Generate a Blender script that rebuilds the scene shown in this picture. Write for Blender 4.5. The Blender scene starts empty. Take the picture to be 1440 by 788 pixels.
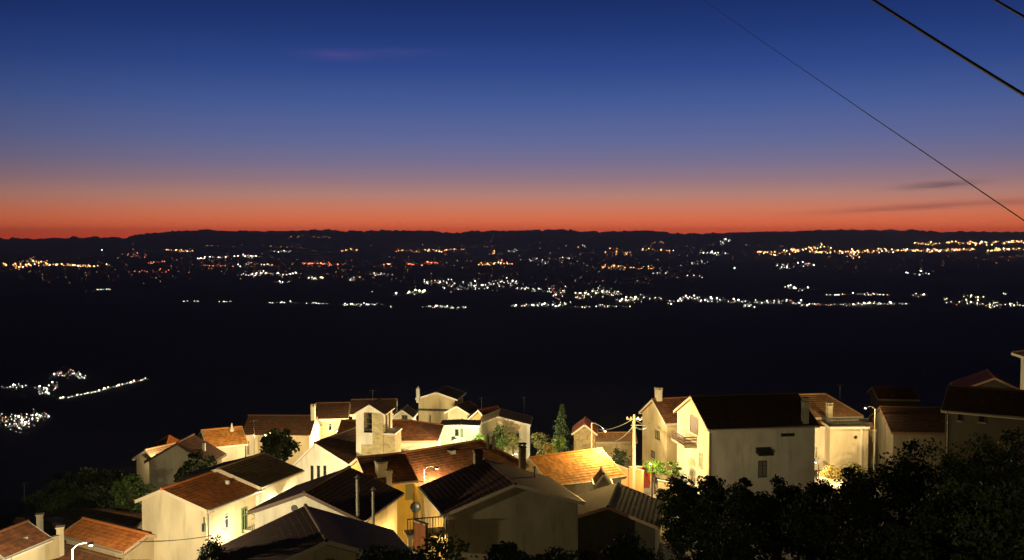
import bpy, math, random
import numpy as np
from mathutils import Vector, Matrix, noise
R = math.radians
random.seed(7); rng = np.random.default_rng(7)
sc = bpy.context.scene
COL = sc.collection
# ------------------------------------------------------------------ camera
CAM = Vector((0, 0, 32.0)); F = 1380.0; HOR = 330.0
TH = math.atan((394 - HOR) / F); ct, st = math.cos(TH), math.sin(TH)
cd = bpy.data.cameras.new('camera'); cam = bpy.data.objects.new('camera', cd); COL.objects.link(cam)
cam.location = CAM; cam.rotation_euler = (R(90) - TH, 0, 0)
cd.sensor_width = 36; cd.lens = 36 * F / 1440; cd.clip_start = 0.3; cd.clip_end = 200000
sc.camera = cam
def ray(px, py):
    u = (px - 720) / F; v = (394 - py) / F
    return Vector((u, ct + v * st, -st + v * ct))          # y-forward, not normalised
def at(px, py, depth):
    d = ray(px, py); return CAM + d * (depth / d.y)
# ------------------------------------------------------------------ terrain height
TY = [-3000, -400, -60, -4, 6, 14, 25, 45, 62, 85, 112, 150, 180, 260, 500, 1000, 1800, 2600, 4000, 90000]
TZ = [140, 110, 55, 30.2, 29.6, 24, 16.5, 9, 5.5, 3.2, 1.5, -2.5, -8, -50, -150, -250, -335, -368, -370, -370]
def ground(x, y):
    z = float(np.interp(y, TY, TZ))
    if -200 < y < 1500:
        k = 1 - min(1, max(0, (y - 200) / 800))
        z += k * (min(5, max(0, (x - 8) * 0.05)) - max(0, -x - 50 - max(0, y - 85) * .15) * 0.95 * min(1, max(0, y / 60)))
    if y > 400:
        k = min(1, (y - 400) / 1500)
        z += k * 9 * noise.noise(Vector((x / 700, y / 900, 1.3))) + k * 4 * noise.noise(Vector((x / 210, y / 260, 5.1)))
    return max(z, -386)
HP = [(-900, 333), (-300, 334), (0, 335.5), (60, 335.5), (120, 333.5), (180, 334), (200, 329), (250, 325), (275, 324), (290, 322), (305, 324.5),
      (330, 325), (400, 325), (440, 323.8), (462, 322.6), (480, 325), (560, 324), (600, 324.5), (640, 328), (665, 325), (690, 324.5), (735, 324.5),
      (760, 323), (790, 322.8), (815, 325.5), (850, 326), (905, 324), (930, 325.8), (960, 329), (1000, 328), (1050, 326.5), (1130, 325), (1145, 323.5), (1290, 323.5),
      (1310, 326), (1440, 326), (1800, 325), (2600, 330)]
HD = 30000.0
def hill_top(px, rough=1.0):
    py = float(np.interp(px, [a for a, b in HP], [b for a, b in HP]))
    py -= rough * 2.2 * noise.noise(Vector((px / 14.0, 3, 3))) + rough * 1.8 * noise.noise(Vector((px / 5.0, 8, 3)))
    return CAM.z + (HOR - py) / F * HD
def hill_z(x, y):
    px = 720 + F * x / y
    t = (y - 21000) / (HD - 21000)
    if t < 0: return -400
    t = min(t, 1); top = hill_top(px, t ** 6) + 370; prof = t ** 1.5
    return -371 + top * prof * (1 + .12 * (1 - t) * noise.noise(Vector((x / 2500, y / 2500, 9))))
def hit(px, py):
    d = ray(px, py); d = d / d.y; y = 150.0
    while y < 29900:
        p = CAM + d * y
        if p.z < max(ground(p.x, p.y), hill_z(p.x, p.y)):
            lo, hi = y / 1.02, y
            for _ in range(7):
                y = (lo + hi) / 2; p = CAM + d * y
                if p.z < max(ground(p.x, p.y), hill_z(p.x, p.y)): hi = y
                else: lo = y
            return CAM + d * hi
        y *= 1.02
    return None
# ------------------------------------------------------------------ materials
def lin(r, g, b):
    f = lambda c: ((c / 255 + .055) / 1.055) ** 2.4 if c > 10 else c / 255 / 12.92
    return (f(r), f(g), f(b), 1)
class NT:
    def __init__(s, name):
        s.m = bpy.data.materials.new(name); s.m.use_nodes = True; s.t = s.m.node_tree
        s.b = s.t.nodes['Principled BSDF']; s.b.inputs['Roughness'].default_value = .85
    def n(s, typ, **kw):
        nd = s.t.nodes.new(typ)
        for k, v in kw.items():
            if k in nd.inputs: nd.inputs[k].default_value = v
            else: setattr(nd, k, v)
        return nd
    def l(s, a, b): s.t.links.new(a, b)
    def ramp(s, fac, stops):
        r = s.n('ShaderNodeValToRGB'); e = r.color_ramp.elements
        while len(e) < len(stops): e.new(.5)
        for k, (p, c) in enumerate(stops): e[k].position = p; e[k].color = tuple(c) + ((1,) if len(c) == 3 else ())
        s.l(fac, r.inputs[0]); return r.outputs[0]
    def coords(s, scale=(1, 1, 1)):
        tc = s.n('ShaderNodeTexCoord'); mp = s.n('ShaderNodeMapping'); mp.inputs['Scale'].default_value = scale
        s.l(tc.outputs['Object'], mp.inputs[0]); return mp.outputs[0]
    def noise(s, scale, detail=4, co=(1, 1, 1)):
        nz = s.n('ShaderNodeTexNoise'); nz.inputs['Scale'].default_value = scale; nz.inputs['Detail'].default_value = detail
        s.l(s.coords(co), nz.inputs['Vector']); return nz.outputs[0]
    def mix(s, fac, a, b, mode='MIX'):
        m = s.n('ShaderNodeMix'); m.data_type = 'RGBA'; m.blend_type = mode
        if isinstance(fac, float): m.inputs[0].default_value = fac
        else: s.l(fac, m.inputs[0])
        for v, i in ((a, 6), (b, 7)):
            if isinstance(v, tuple): m.inputs[i].default_value = v if len(v) == 4 else v + (1,)
            else: s.l(v, m.inputs[i])
        return m.outputs[2]
    def bump(s, h, strength=.3, dist=.02):
        b = s.n('ShaderNodeBump'); b.inputs['Strength'].default_value = strength; b.inputs['Distance'].default_value = dist
        s.l(h, b.inputs['Height']); s.l(b.outputs[0], s.b.inputs['Normal'])
    def col(s, c):
        if isinstance(c, tuple): s.b.inputs['Base Color'].default_value = c if len(c) == 4 else c + (1,)
        else: s.l(c, s.b.inputs['Base Color'])
def plaster(name, c, dirt=.55, rough=.9):
    t = NT(name); d = tuple(v * dirt for v in c)
    f = t.ramp(t.noise(.55, 6, (1, 1, .45)), [(.38, (0, 0, 0)), (.72, (1, 1, 1))])
    base = t.mix(f, c, tuple(v * .70 for v in c))
    f2 = t.ramp(t.noise(2.2, 5, (1, 1, .12)), [(.56, (0, 0, 0)), (.78, (.8, .8, .8))])
    t.col(t.mix(f2, base, d)); t.bump(t.noise(14, 6), .35, .02); t.b.inputs['Roughness'].default_value = rough
    return t.m
def tiles(name, lo, mid, hi, moss=(.05, .045, .03), mossf=.6):
    t = NT(name); a = t.n('ShaderNodeAttribute'); a.attribute_name = 'tv'
    c = t.ramp(a.outputs['Fac'], [(0, lo), (.5, mid), (1, hi)])
    f = t.ramp(t.noise(.7, 6), [(.48, (0, 0, 0)), (.75, (mossf,) * 3)])
    t.col(t.mix(f, c, moss)); t.bump(t.noise(25, 4), .3, .01); t.b.inputs['Roughness'].default_value = .8
    return t.m
def plain(name, c, rough=.6, metal=0.0, var=.2):
    t = NT(name)
    t.col(t.mix(t.noise(3, 5), tuple(v * (1 - var) for v in c), c)); t.b.inputs['Roughness'].default_value = rough
    t.b.inputs['Metallic'].default_value = metal
    return t.m
def leafy(name, lo, hi):
    t = NT(name); a = t.n('ShaderNodeAttribute'); a.attribute_name = 'tv'
    t.col(t.ramp(a.outputs['Fac'], [(0, lo), (1, hi)])); t.b.inputs['Roughness'].default_value = .6
    t.b.inputs['Specular IOR Level'].default_value = .25
    return t.m
def glow(name, c, s, sample=True):
    t = NT(name); t.col((0.02, 0.02, 0.02)); t.b.inputs['Emission Color'].default_value = c + (1,); t.b.inputs['Emission Strength'].default_value = s
    if not sample: t.m.cycles.emission_sampling = 'NONE'
    return t.m
def stone(name, c, mortar=(.42, .38, .28), sc_=2.4):
    t = NT(name); v = t.n('ShaderNodeTexVoronoi'); v.feature = 'DISTANCE_TO_EDGE'; v.inputs['Scale'].default_value = sc_
    co = t.coords((1, 1, 1.6)); t.l(co, v.inputs['Vector'])
    v2 = t.n('ShaderNodeTexVoronoi'); v2.inputs['Scale'].default_value = sc_; t.l(co, v2.inputs['Vector'])
    cc = t.ramp(v2.outputs['Color'], [(0, tuple(x * .55 for x in c)), (.5, c), (1, tuple(min(1, x * 1.3) for x in c))])
    m = t.ramp(v.outputs['Distance'], [(.03, (1, 1, 1)), (.07, (0, 0, 0))])
    t.col(t.mix(m, cc, mortar)); t.bump(v.outputs['Distance'], .6, .05)
    return t.m
M = dict(
 cream=plaster('cream_plaster', (.66, .58, .42)), white=plaster('white_plaster', (.74, .70, .60)), grey=plaster('grey_render', (.36, .33, .26), .6),
 drab=plaster('drab_beige_plaster', (.42, .37, .26), .5), beige=plaster('beige_plaster', (.52, .43, .28)), yellow=plaster('yellow_plaster', (.66, .47, .10), .6), mint=plaster('pale_green_plaster', (.62, .72, .58)),
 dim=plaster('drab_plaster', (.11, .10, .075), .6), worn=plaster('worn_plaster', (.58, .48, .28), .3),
 peach=plaster('peach_plaster', (.62, .40, .22)), ochre=plaster('ochre_plaster', (.6, .38, .15)),
 brick=plaster('brick_red_render', (.30, .11, .05)),
 stone=stone('rubble_stone', (.42, .34, .17)), rub2=stone('small_rubble_stone', (.40, .32, .18), sc_=3.5),
 t_brown=tiles('brown_roof_tiles', (.12, .045, .02), (.18, .065, .028), (.25, .10, .045)),
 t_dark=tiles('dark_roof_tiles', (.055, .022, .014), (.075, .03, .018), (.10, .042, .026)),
 t_orange=tiles('orange_roof_tiles', (.42, .125, .024), (.56, .18, .038), (.66, .25, .06), (.16, .07, .025), .6),
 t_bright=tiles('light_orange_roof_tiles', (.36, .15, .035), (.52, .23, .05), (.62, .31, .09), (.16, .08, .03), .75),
 t_red=tiles('red_roof_tiles', (.22, .05, .03), (.32, .07, .04), (.40, .10, .05)),
 t_drab=tiles('drab_brown_roof_tiles', (.17, .11, .05), (.22, .145, .065), (.27, .18, .085), (.13, .10, .05), .5),
 t_peach=tiles('pale_peach_roof_tiles', (.42, .24, .13), (.50, .29, .16), (.58, .35, .2), (.3, .18, .1), .5),
 t_grey=tiles('grey_corrugated_sheets', (.10, .095, .07), (.13, .12, .09), (.15, .14, .11), (.07, .065, .05), .5),
 fascia=plain('cream_fascia_paint', (.66, .56, .42)), fasciaw=plain('white_fascia_paint', (.78, .74, .66)), fasciab=plain('brown_fascia_paint', (.10, .05, .03)),
 fasciap=plain('pinkish_fascia_paint', (.62, .42, .30)),
 soffit=plain('dark_soffit', (.10, .07, .05)),
 frame=plain('white_window_frame', (.72, .70, .64)), dframe=plain('dark_window_frame', (.06, .05, .045)), gframe=plain('green_window_frame', (.16, .24, .10)),
 glass=plain('dark_window_glass', (.02, .022, .025), .12), shut=plain('grey_roller_shutter', (.22, .21, .18)), wood=plain('brown_door_wood', (.12, .055, .025)),
 redp=plain('red_door_paint', (.42, .06, .02)), olive=plain('olive_shutter', (.26, .25, .10)),
 metal=plain('galvanised_metal', (.42, .42, .40), .45, .6), dmetal=plain('dark_metal', (.03, .03, .032), .5, .3), iron=plain('rusty_iron', (.10, .045, .03), .7),
 conc=plain('concrete', (.46, .43, .36), .9), cable=plain('black_cable', (.012, .012, .014), .5),
 chim=plaster('smoked_chimney_render', (.50, .45, .36), .35), dchim=plaster('sooty_chimney_render', (.07, .06, .055), .5),
 bark=plain('bark', (.07, .05, .03), .95), dish=plain('dish_paint', (.62, .60, .54), .5), terra=plain('terracotta', (.34, .13, .06)),
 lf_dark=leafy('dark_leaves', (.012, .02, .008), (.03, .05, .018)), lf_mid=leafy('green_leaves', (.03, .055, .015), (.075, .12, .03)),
 lf_lit=leafy('lamplit_green_leaves', (.09, .17, .025), (.2, .33, .06)), lf_con=leafy('conifer_needles', (.022, .042, .022), (.06, .095, .045)),  # lf_lit: lamplight put into the leaf colour
 lf_dry=leafy('olive_leaves', (.06, .06, .02), (.15, .15, .05)), lf_gold=leafy('lamplit_yellow_leaves', (.16, .12, .03), (.30, .23, .07)),  # lf_gold: yellow of the lamplight put into the leaf colour
)
# ------------------------------------------------------------------ mesh tools
class MB:
    def __init__(s): s.v = []; s.f = []; s.mi = []; s.tv = []
    def face(s, pts, mi=0, tv=.5):
        k = len(s.v); s.v += [tuple(p) for p in pts]; s.f.append(tuple(range(k, k + len(pts)))); s.mi.append(mi); s.tv.append(tv)
    def raw(s, vs, fs, mi=0, tv=None):
        k = len(s.v); s.v += [tuple(p) for p in vs]
        for i, f in enumerate(fs): s.f.append(tuple(k + j for j in f)); s.mi.append(mi); s.tv.append(.5 if tv is None else tv[i])
    def box(s, lo, hi, mi=0, m=None):
        x0, y0, z0 = lo; x1, y1, z1 = hi
        vs = [Vector(p) for p in ((x0, y0, z0), (x1, y0, z0), (x1, y1, z0), (x0, y1, z0), (x0, y0, z1), (x1, y0, z1), (x1, y1, z1), (x0, y1, z1))]
        if m: vs = [m @ v for v in vs]
        s.raw(vs, [(3, 2, 1, 0), (4, 5, 6, 7), (0, 1, 5, 4), (1, 2, 6, 5), (2, 3, 7, 6), (3, 0, 4, 7)], mi)
    def tube(s, pts, r, n=8, mi=0, cap=True):
        pts = [Vector(p) for p in pts]; rs = r if isinstance(r, (list, tuple)) else [r] * len(pts); vs = []; fs = []
        for i, p in enumerate(pts):
            t = (pts[min(i + 1, len(pts) - 1)] - pts[max(i - 1, 0)]).normalized()
            a = t.orthogonal() if abs(t.z) > .95 else t.cross(Vector((0, 0, 1))); a.normalize(); b = t.cross(a)
            for k in range(n):
                q = 2 * math.pi * k / n; vs.append(p + (a * math.cos(q) + b * math.sin(q)) * rs[i])
        for i in range(len(pts) - 1):
            for k in range(n):
                fs.append((i * n + k, i * n + (k + 1) % n, (i + 1) * n + (k + 1) % n, (i + 1) * n + k))
        if cap: fs += [tuple(range(n))[::-1], tuple((len(pts) - 1) * n + k for k in range(n))]
        s.raw(vs, fs, mi)
    def lathe(s, prof, c=(0, 0, 0), n=12, mi=0, m=None):
        vs = []; fs = []
        for (r, z) in prof:
            for k in range(n):
                q = 2 * math.pi * k / n; p = Vector((c[0] + r * math.cos(q), c[1] + r * math.sin(q), c[2] + z)); vs.append(m @ p if m else p)
        for i in range(len(prof) - 1):
            for k in range(n): fs.append((i * n + k, i * n + (k + 1) % n, (i + 1) * n + (k + 1) % n, (i + 1) * n + k))
        s.raw(vs, fs, mi)
    def slab(s, poly, up, th, mi=0):      # polygon (ccw seen from 'up') extruded downwards along -up
        a = [Vector(p) for p in poly]; b = [p - up * th for p in a]; n = len(a)
        s.face(a, mi); s.face(b[::-1], mi)
        for i in range(n): j = (i + 1) % n; s.face((a[i], b[i], b[j], a[j]), mi)
    def build(s, name, mats, parent=None, smooth=False):
        me = bpy.data.meshes.new(name); me.from_pydata(s.v, [], s.f)
        for m in (mats if isinstance(mats, (list, tuple)) else [mats]): me.materials.append(M[m] if isinstance(m, str) else m)
        me.polygons.foreach_set('material_index', s.mi)
        at_ = me.attributes.new('tv', 'FLOAT', 'FACE'); at_.data.foreach_set('value', np.array(s.tv, dtype=np.float32))
        if smooth: me.polygons.foreach_set('use_smooth', [True] * len(me.polygons))
        me.update()
        o = bpy.data.objects.new(name, me); COL.objects.link(o)
        if parent is not None: o.parent = parent
        return o
def tag(o, label, cat, group=None, kind=None):
    if label: o['label'] = label
    if cat: o['category'] = cat
    if group: o['group'] = group
    if kind: o['kind'] = kind
    return o
def empty(name, loc, label, cat, rz=0, group=None):
    o = bpy.data.objects.new(name, None); COL.objects.link(o); o.empty_display_size = .3
    o.location = loc; o.rotation_euler = (0, 0, rz); return tag(o, label, cat, group)
def tile_sheet(mb, a, b, c, d, mi=0, p=.3, course=.4, amp=.006, fine=True):
    a, b, c, d = map(Vector, (a, b, c, d))
    u = (b - a).normalized(); nrm = (b - a).cross(d - a).normalized(); v = nrm.cross(u)
    Wd = (b - a).length; du, dv = (d - a).dot(u), (d - a).dot(v); cu = (c - a).dot(u)
    H = dv; nr = max(2, int(H / course)); sub = 6 if fine else 4
    nu = int(Wd / p * sub) + 1; us = np.arange(nu + 1) * (p / sub); us[-1] = Wd
    prof = amp * np.abs(np.cos(np.pi * us / p)) if fine else amp * .15 * (.5 + .5 * np.cos(2 * np.pi * us / p))
    rows = []
    for k in range(nr):
        for (vv, lift) in ((k * H / nr + (0.0005 if k else 0), .035), ((k + 1) * H / nr, 0.0)): rows.append((vv, lift))
    base = len(mb.v); A = np.array(a); U = np.array(u); V = np.array(v); N = np.array(nrm)
    rnd = rng.random((nr, int(Wd / p) + 3)); grid = []
    for (vv, lift) in rows:
        f = vv / H; lo = du * f; hi = Wd + (cu - Wd) * f
        uu = np.clip(us, lo, hi); grid.append(uu)
        P = A + uu[:, None] * U + vv * V + (prof + lift + .02)[:, None] * N
        mb.v += [tuple(q) for q in P]
    n = len(us)
    for r in range(len(rows) - 1):
        for i in range(n - 1):
            if grid[r][i + 1] - grid[r][i] < 1e-6 and grid[r + 1][i + 1] - grid[r + 1][i] < 1e-6: continue
            k = base + r * n + i; mb.f.append((k, k + 1, k + n + 1, k + n)); mb.mi.append(mi)
            mb.tv.append(rnd[r // 2][int(us[i] / p + .5)])
# ------------------------------------------------------------------ houses
class House: pass
def house(name, label, x, y, ze, yaw, W, L, rise, rf=.5, hn=0, hf=0, wall='cream', roof='t_brown', fascia='fascia', cat='house', ove=.4, ovg=.3, below=1.5, fine=None, parts=None, wallmats=None):
    h = House(); gz = ground(x, y); h.W, h.L, h.ov = W, L, (ove, ovg)
    h.e = parts or empty(name, (x, y, gz), label, cat, -R(yaw))
    h.m = Matrix.Translation((x, y, gz)) @ Matrix.Rotation(-R(yaw), 4, 'Z'); h.mi = h.m.inverted()
    if parts: h.m = parts.matrix_basis.copy(); h.m = Matrix.Translation((x, y, gz)) @ Matrix.Rotation(-R(yaw), 4, 'Z'); h.mi = h.m.inverted()
    zE = ze - gz; zR = zE + rise; xr = (rf - .5) * W; h.zE, h.zR, h.xr = zE, zR, xr
    w2, l2 = W / 2, L / 2; th = .14
    NL, NR_, FL, FR = (Vector((sx * w2, sy * l2, zE)) for sx, sy in ((-1, -1), (1, -1), (-1, 1), (1, 1)))
    A0, A1 = Vector((xr, -l2 + hn, zR)), Vector((xr, l2 - hf, zR)); h.A0, h.A1 = A0, A1
    fine = (y < 112) if fine is None else fine
    # walls
    xl, xR = -w2 + ove, w2 - ove; yn = -l2 + (ove if hn else ovg); yf = l2 - (ove if hf else ovg); h.xl, h.xR, h.yn, h.yf = xl, xR, yn, yf
    sl = rise / (xr + w2); sr = rise / (w2 - xr)
    zl = zE + sl * ove - th * .8; zr = zE + sr * ove - th * .8; zt = zR - th * .9; zb = -below
    if hn: zl = zr = min(zl, zr)
    mb = MB()
    mb.face([(xl, yf, zb), (xl, yn, zb), (xl, yn, zl), (xl, yf, zl)]); mb.face([(xR, yn, zb), (xR, yf, zb), (xR, yf, zr), (xR, yn, zr)])
    near = [(xl, yn, zb), (xR, yn, zb), (xR, yn, zr)] + ([] if hn else [(xr, yn, zt)]) + [(xl, yn, zl)]
    far = [(xR, yf, zb), (xl, yf, zb), (xl, yf, zl)] + ([] if hf else [(xr, yf, zt)]) + [(xR, yf, zr)]
    mb.face(near); mb.face(far); h.wall = mb.build('wall', wallmats or wall, h.e)
    # roof
    rb = MB(); cap = MB(); h.slopes = []
    def slope(a, b, c, d):
        nrm = (b - a).cross(d - a).normalized(); poly = [a, b, c] + ([d] if (c - d).length > 1e-4 else [])
        rb.slab(poly, nrm, th, 1); tile_sheet(rb, a, b, c, d, 0, fine=fine); h.slopes.append((a, nrm, poly))
    slope(NR_, FR, A1, A0); slope(FL, NL, A0, A1)
    if hn: slope(NL, NR_, A0, A0)
    if hf: slope(FR, FL, A1, A1)
    h.roof = rb.build('roof', [roof, 'soffit'], h.e)
    up = Vector((0, 0, .04)); cap.tube([A0 + up - Vector((0, .1 if not hn else 0, 0)), A1 + up + Vector((0, .1 if not hf else 0, 0))], .13, 8)
    for c_, a_, on in ((NL, A0, hn), (NR_, A0, hn), (FL, A1, hf), (FR, A1, hf)):
        if on: cap.tube([c_ + up, a_ + up], .11, 8)
    cap.build('ridge_cap', roof, h.roof)
    if fascia:
        fb = MB(); g = .03
        def board(p, q, nv):
            nv = Vector(nv); lo = Vector((0, 0, -.24)); hi = Vector((0, 0, .05)); pts = []
            for s_ in (g, g + .05): pts += [p + nv * s_ + lo, q + nv * s_ + lo, q + nv * s_ + hi, p + nv * s_ + hi]
            fb.raw(pts, [(3, 2, 1, 0), (4, 5, 6, 7), (0, 1, 5, 4), (1, 2, 6, 5), (2, 3, 7, 6), (3, 0, 4, 7)])
        if not hn: board(NL, A0, (0, -1, 0)); board(A0, NR_, (0, -1, 0))
        else: board(NL, NR_, (0, -1, 0))
        if not hf: board(FR, A1, (0, 1, 0)); board(A1, FL, (0, 1, 0))
        else: board(FR, FL, (0, 1, 0))
        board(NR_, FR, (1, 0, 0)); board(FL, NL, (-1, 0, 0))
        fb.build('fascia', fascia, h.e)
    if fine and not hn and not hf:
        for sx, z_ in ((-1, zE), (1, zE)):
            gb = MB(); gx = sx * (w2 + .14); gb.tube([(gx, -l2, z_ - .02), (gx, l2, z_ - .05)], .065, 8); cx = xl if sx < 0 else xR
            gb.tube([(gx, yn + .25, z_ - .03), (gx, yn + .25, z_ - .25), (cx + sx * .07, yn + .25, z_ - .5), (cx + sx * .07, yn + .25, zb)], .045, 6); gb.build('gutter', 'metal', h.e)
    return h
FACE = {'R': (Vector((1, 0, 0)), Vector((0, 1, 0))), 'L': (Vector((-1, 0, 0)), Vector((0, -1, 0))), 'N': (Vector((0, -1, 0)), Vector((1, 0, 0))), 'F': (Vector((0, 1, 0)), Vector((-1, 0, 0)))}
def wall_pt(h, face, px, py):
    n, u = FACE[face]; o = {'R': Vector((h.xR, 0, 0)), 'L': Vector((h.xl, 0, 0)), 'N': Vector((0, h.yn, 0)), 'F': Vector((0, h.yf, 0))}[face]
    c = h.mi @ CAM; d = h.mi.to_3x3() @ ray(px, py); t = (o - c).dot(n) / d.dot(n); p = c + d * t
    return p
def wframe(h, face, p):
    n, u = FACE[face]; m = Matrix(((u.x, n.x, 0, p.x), (u.y, n.y, 0, p.y), (0, 0, 1, p.z), (0, 0, 0, 1))); return m
def opening(h, face, x0, y0, x1, y1, kind='window', fr='frame', pane='glass', sill=True, parts=None):
    """a window or door whose outline is given where it meets the wall"""
    xm, ym = (x0 + x1) / 2, (y0 + y1) / 2; n, u = FACE[face]
    p = wall_pt(h, face, xm, ym); w = abs((wall_pt(h, face, x1, ym) - wall_pt(h, face, x0, ym)).dot(u)); hh = abs(wall_pt(h, face, xm, y0).z - wall_pt(h, face, xm, y1).z)
    return window(h, wframe(h, face, p), max(w, .35), max(hh, .35), kind, fr, pane, sill)
def window(h, m, w, hh, kind='window', fr='frame', pane='glass', sill=True):
    b = MB(); t = min(.09, w * .14)
    for lo, hi in (((-w / 2, .0, -hh / 2), (-w / 2 + t, .07, hh / 2)), ((w / 2 - t, .0, -hh / 2), (w / 2, .07, hh / 2)),
                   ((-w / 2 + t, .0, hh / 2 - t), (w / 2 - t, .07, hh / 2)), ((-w / 2 + t, .0, -hh / 2), (w / 2 - t, .07, -hh / 2 + t))): b.box(lo, hi, 0, m)
    if kind == 'window' and w > .7: b.box((-t / 2, .0, -hh / 2 + t), (t / 2, .06, hh / 2 - t), 0, m)
    if kind == 'window' and hh > 1.0: b.box((-w / 2 + t, .0, hh * .18), (w / 2 - t, .055, hh * .18 + t * .7), 0, m)
    o = b.build(kind, fr, h.e)
    g = MB(); g.box((-w / 2 + t, .0, -hh / 2 + t), (w / 2 - t, .03, hh / 2 - t), 0, m); g.build('pane' if kind == 'window' else 'door_panel', pane, o)
    if kind == 'door':
        k = MB(); k.box((w / 2 - t - .14, .03, -.06), (w / 2 - t - .06, .09, .06), 0, m); k.build('handle', 'metal', o)
    elif sill:
        k = MB(); k.box((-w / 2 - .08, 0, -hh / 2 - .09), (w / 2 + .08, .16, -hh / 2), 0, m); k.build('sill', 'conc', o)
    return o
def roof_pt(h, px, py, which=0):
    a, n, poly = h.slopes[which]; c = h.mi @ CAM; d = h.mi.to_3x3() @ ray(px, py); t = (a - c).dot(n) / d.dot(n); return c + d * t
def px_size(h, p, px): return px / F * (h.m @ p).y
def chimney(h, px, yb, yt, wpx, which=0, mat='chim', cowl='slab', dp=None):
    p = roof_pt(h, px, yb, which); w = px_size(h, p, wpx); hh = px_size(h, p, yb - yt); d = dp or w
    b = MB(); b.box((p.x - w / 2, p.y - d / 2, p.z - .5), (p.x + w / 2, p.y + d / 2, p.z + hh * .82), 0)
    o = b.build('chimney', mat, h.roof); c = MB(); z = p.z + hh * .82; e = .07
    if cowl == 'slab':
        c.box((p.x - w / 2 - e, p.y - d / 2 - e, z), (p.x + w / 2 + e, p.y + d / 2 + e, z + .08), 0)
        for sx in (-1, 1):
            for sy in (-1, 1): c.box((p.x + sx * w * .38 - .05, p.y + sy * d * .38 - .05, z + .08), (p.x + sx * w * .38 + .05, p.y + sy * d * .38 + .05, z + hh * .18 - .06), 0)
        c.box((p.x - w / 2 - e, p.y - d / 2 - e, z + hh * .18 - .06), (p.x + w / 2 + e, p.y + d / 2 + e, z + hh * .18), 0)
    else:
        c.lathe([(w * .55, 0), (w * .55, .06), (w * .28, .08), (w * .26, hh * .12), (w * .42, hh * .13), (w * .05, hh * .18)], (p.x, p.y, z), 10)
    c.build('chimney_cap', mat, o); return o
def aerial(loc, hgt, label, yaw=0, group='television aerials on the roofs'):
    e = empty('tv_aerial', loc, label, 'aerial', yaw, group)
    b = MB(); b.tube([(0, 0, -.2), (0, 0, hgt)], .028, 6); b.build('mast', 'dmetal', e)
    c = MB(); z = hgt - .12; c.tube([(-.6, 0, z), (.7, 0, z)], .016, 5)
    for k in range(7): x = -.55 + k * .19; l = .42 - k * .035; c.tube([(x, -l, z), (x, l, z)], .011, 4)
    c.build('antenna_elements', 'dmetal', e); return e
def dish(loc, dia, label, yaw=0, mat='dish'):
    e = empty('satellite_dish', loc, label, 'dish', yaw)
    b = MB(); b.tube([(0, .45, -.3), (0, .3, -.05), (0, .05, 0)], .03, 6); b.build('mount', 'metal', e)
    m = Matrix.Rotation(R(68), 4, 'X'); r = dia / 2
    b = MB(); b.lathe([(.01, 0), (r * .5, .03), (r * .85, .1), (r, .16), (r * .97, .18), (r * .5, .06), (.01, .035)], n=20, m=m); b.build('reflector', mat, e, True)
    b = MB(); tip = m @ Vector((0, 0, r * .9)); b.tube([m @ Vector((0, -r, .15)), tip], .015, 5); b.lathe([(.0, -.05), (.05, -.04), (.05, .04), (0, .05)], tip, 8); b.build('feed_arm', 'dmetal', e)
    return e

# ------------------------------------------------------------------ village houses
h1 = house('house', 'tall cream house with orange roof at the left front, blank gable toward the viewer', -26.95, 83.8, 9.55, 22.9, 7.6, 7.1, 1.23, .38, wall='cream', roof='t_orange', fascia='fascia')
opening(h1, 'R', 315, 724, 321, 743, 'window', 'frame'); opening(h1, 'R', 339, 714, 347.5, 748, 'window', 'gframe')
b = MB(); p = roof_pt(h1, 320, 681); b.lathe([(.18, -.1), (.18, .25), (.26, .27), (.2, .34), (.02, .38)], p, 10); b.build('roof_vent', 'fasciaw', h1.roof)
p = wall_pt(h1, 'N', 288, 742); b = MB(); b.box((p.x - .12, p.y - .22, p.z - .3), (p.x + .12, p.y, p.z + .35)); b.tube([p + Vector((0, -.1, .35)), p + Vector((0, -.12, .9))], .03, 6); b.build('meter_box', 'dmetal', h1.e)
p = wall_pt(h1, 'R', 366, 735); q = wall_pt(h1, 'R', 342, 745); bal = MB()
y0, y1 = min(p.y, q.y), max(p.y, q.y); bal.box((h1.xR, y0, q.z - .2), (h1.xR + .9, y1 + 2.0, q.z)); bo = bal.build('balcony', 'conc', h1.e)
rl = MB()
for k in range(18): yy = y0 + (y1 + 2 - y0) * k / 17; rl.tube([(h1.xR + .86, yy, q.z), (h1.xR + .86, yy, q.z + .95)], .02, 5)
rl.tube([(h1.xR + .86, y0, q.z + .97), (h1.xR + .86, y1 + 2, q.z + .97)], .03, 6); rl.build('railing', 'olive', bo)
h2 = house('house', 'pale house with drab brown roof joined behind the orange-roofed house', -24.9, 89.6, 9.92, 21.5, 8.8, 6.6, 1.24, wall='white', roof='t_drab', fascia='fascia')
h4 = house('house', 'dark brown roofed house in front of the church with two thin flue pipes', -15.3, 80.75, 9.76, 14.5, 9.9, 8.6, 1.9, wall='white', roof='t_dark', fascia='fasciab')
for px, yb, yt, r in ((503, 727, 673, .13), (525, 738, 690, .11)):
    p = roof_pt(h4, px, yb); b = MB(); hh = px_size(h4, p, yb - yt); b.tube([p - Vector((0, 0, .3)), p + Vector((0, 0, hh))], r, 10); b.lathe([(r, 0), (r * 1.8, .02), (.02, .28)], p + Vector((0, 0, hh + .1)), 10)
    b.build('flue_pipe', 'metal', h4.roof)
p = wall_pt(h4, 'N', 414, 715); b = MB(); b.lathe([(.0, 0), (.28, 0), (.28, .05), (0, .05)], n=16, m=Matrix.Translation(p) @ Matrix.Rotation(R(90), 4, 'X')); b.build('gable_vent', 'dmetal', h4.e)
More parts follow.
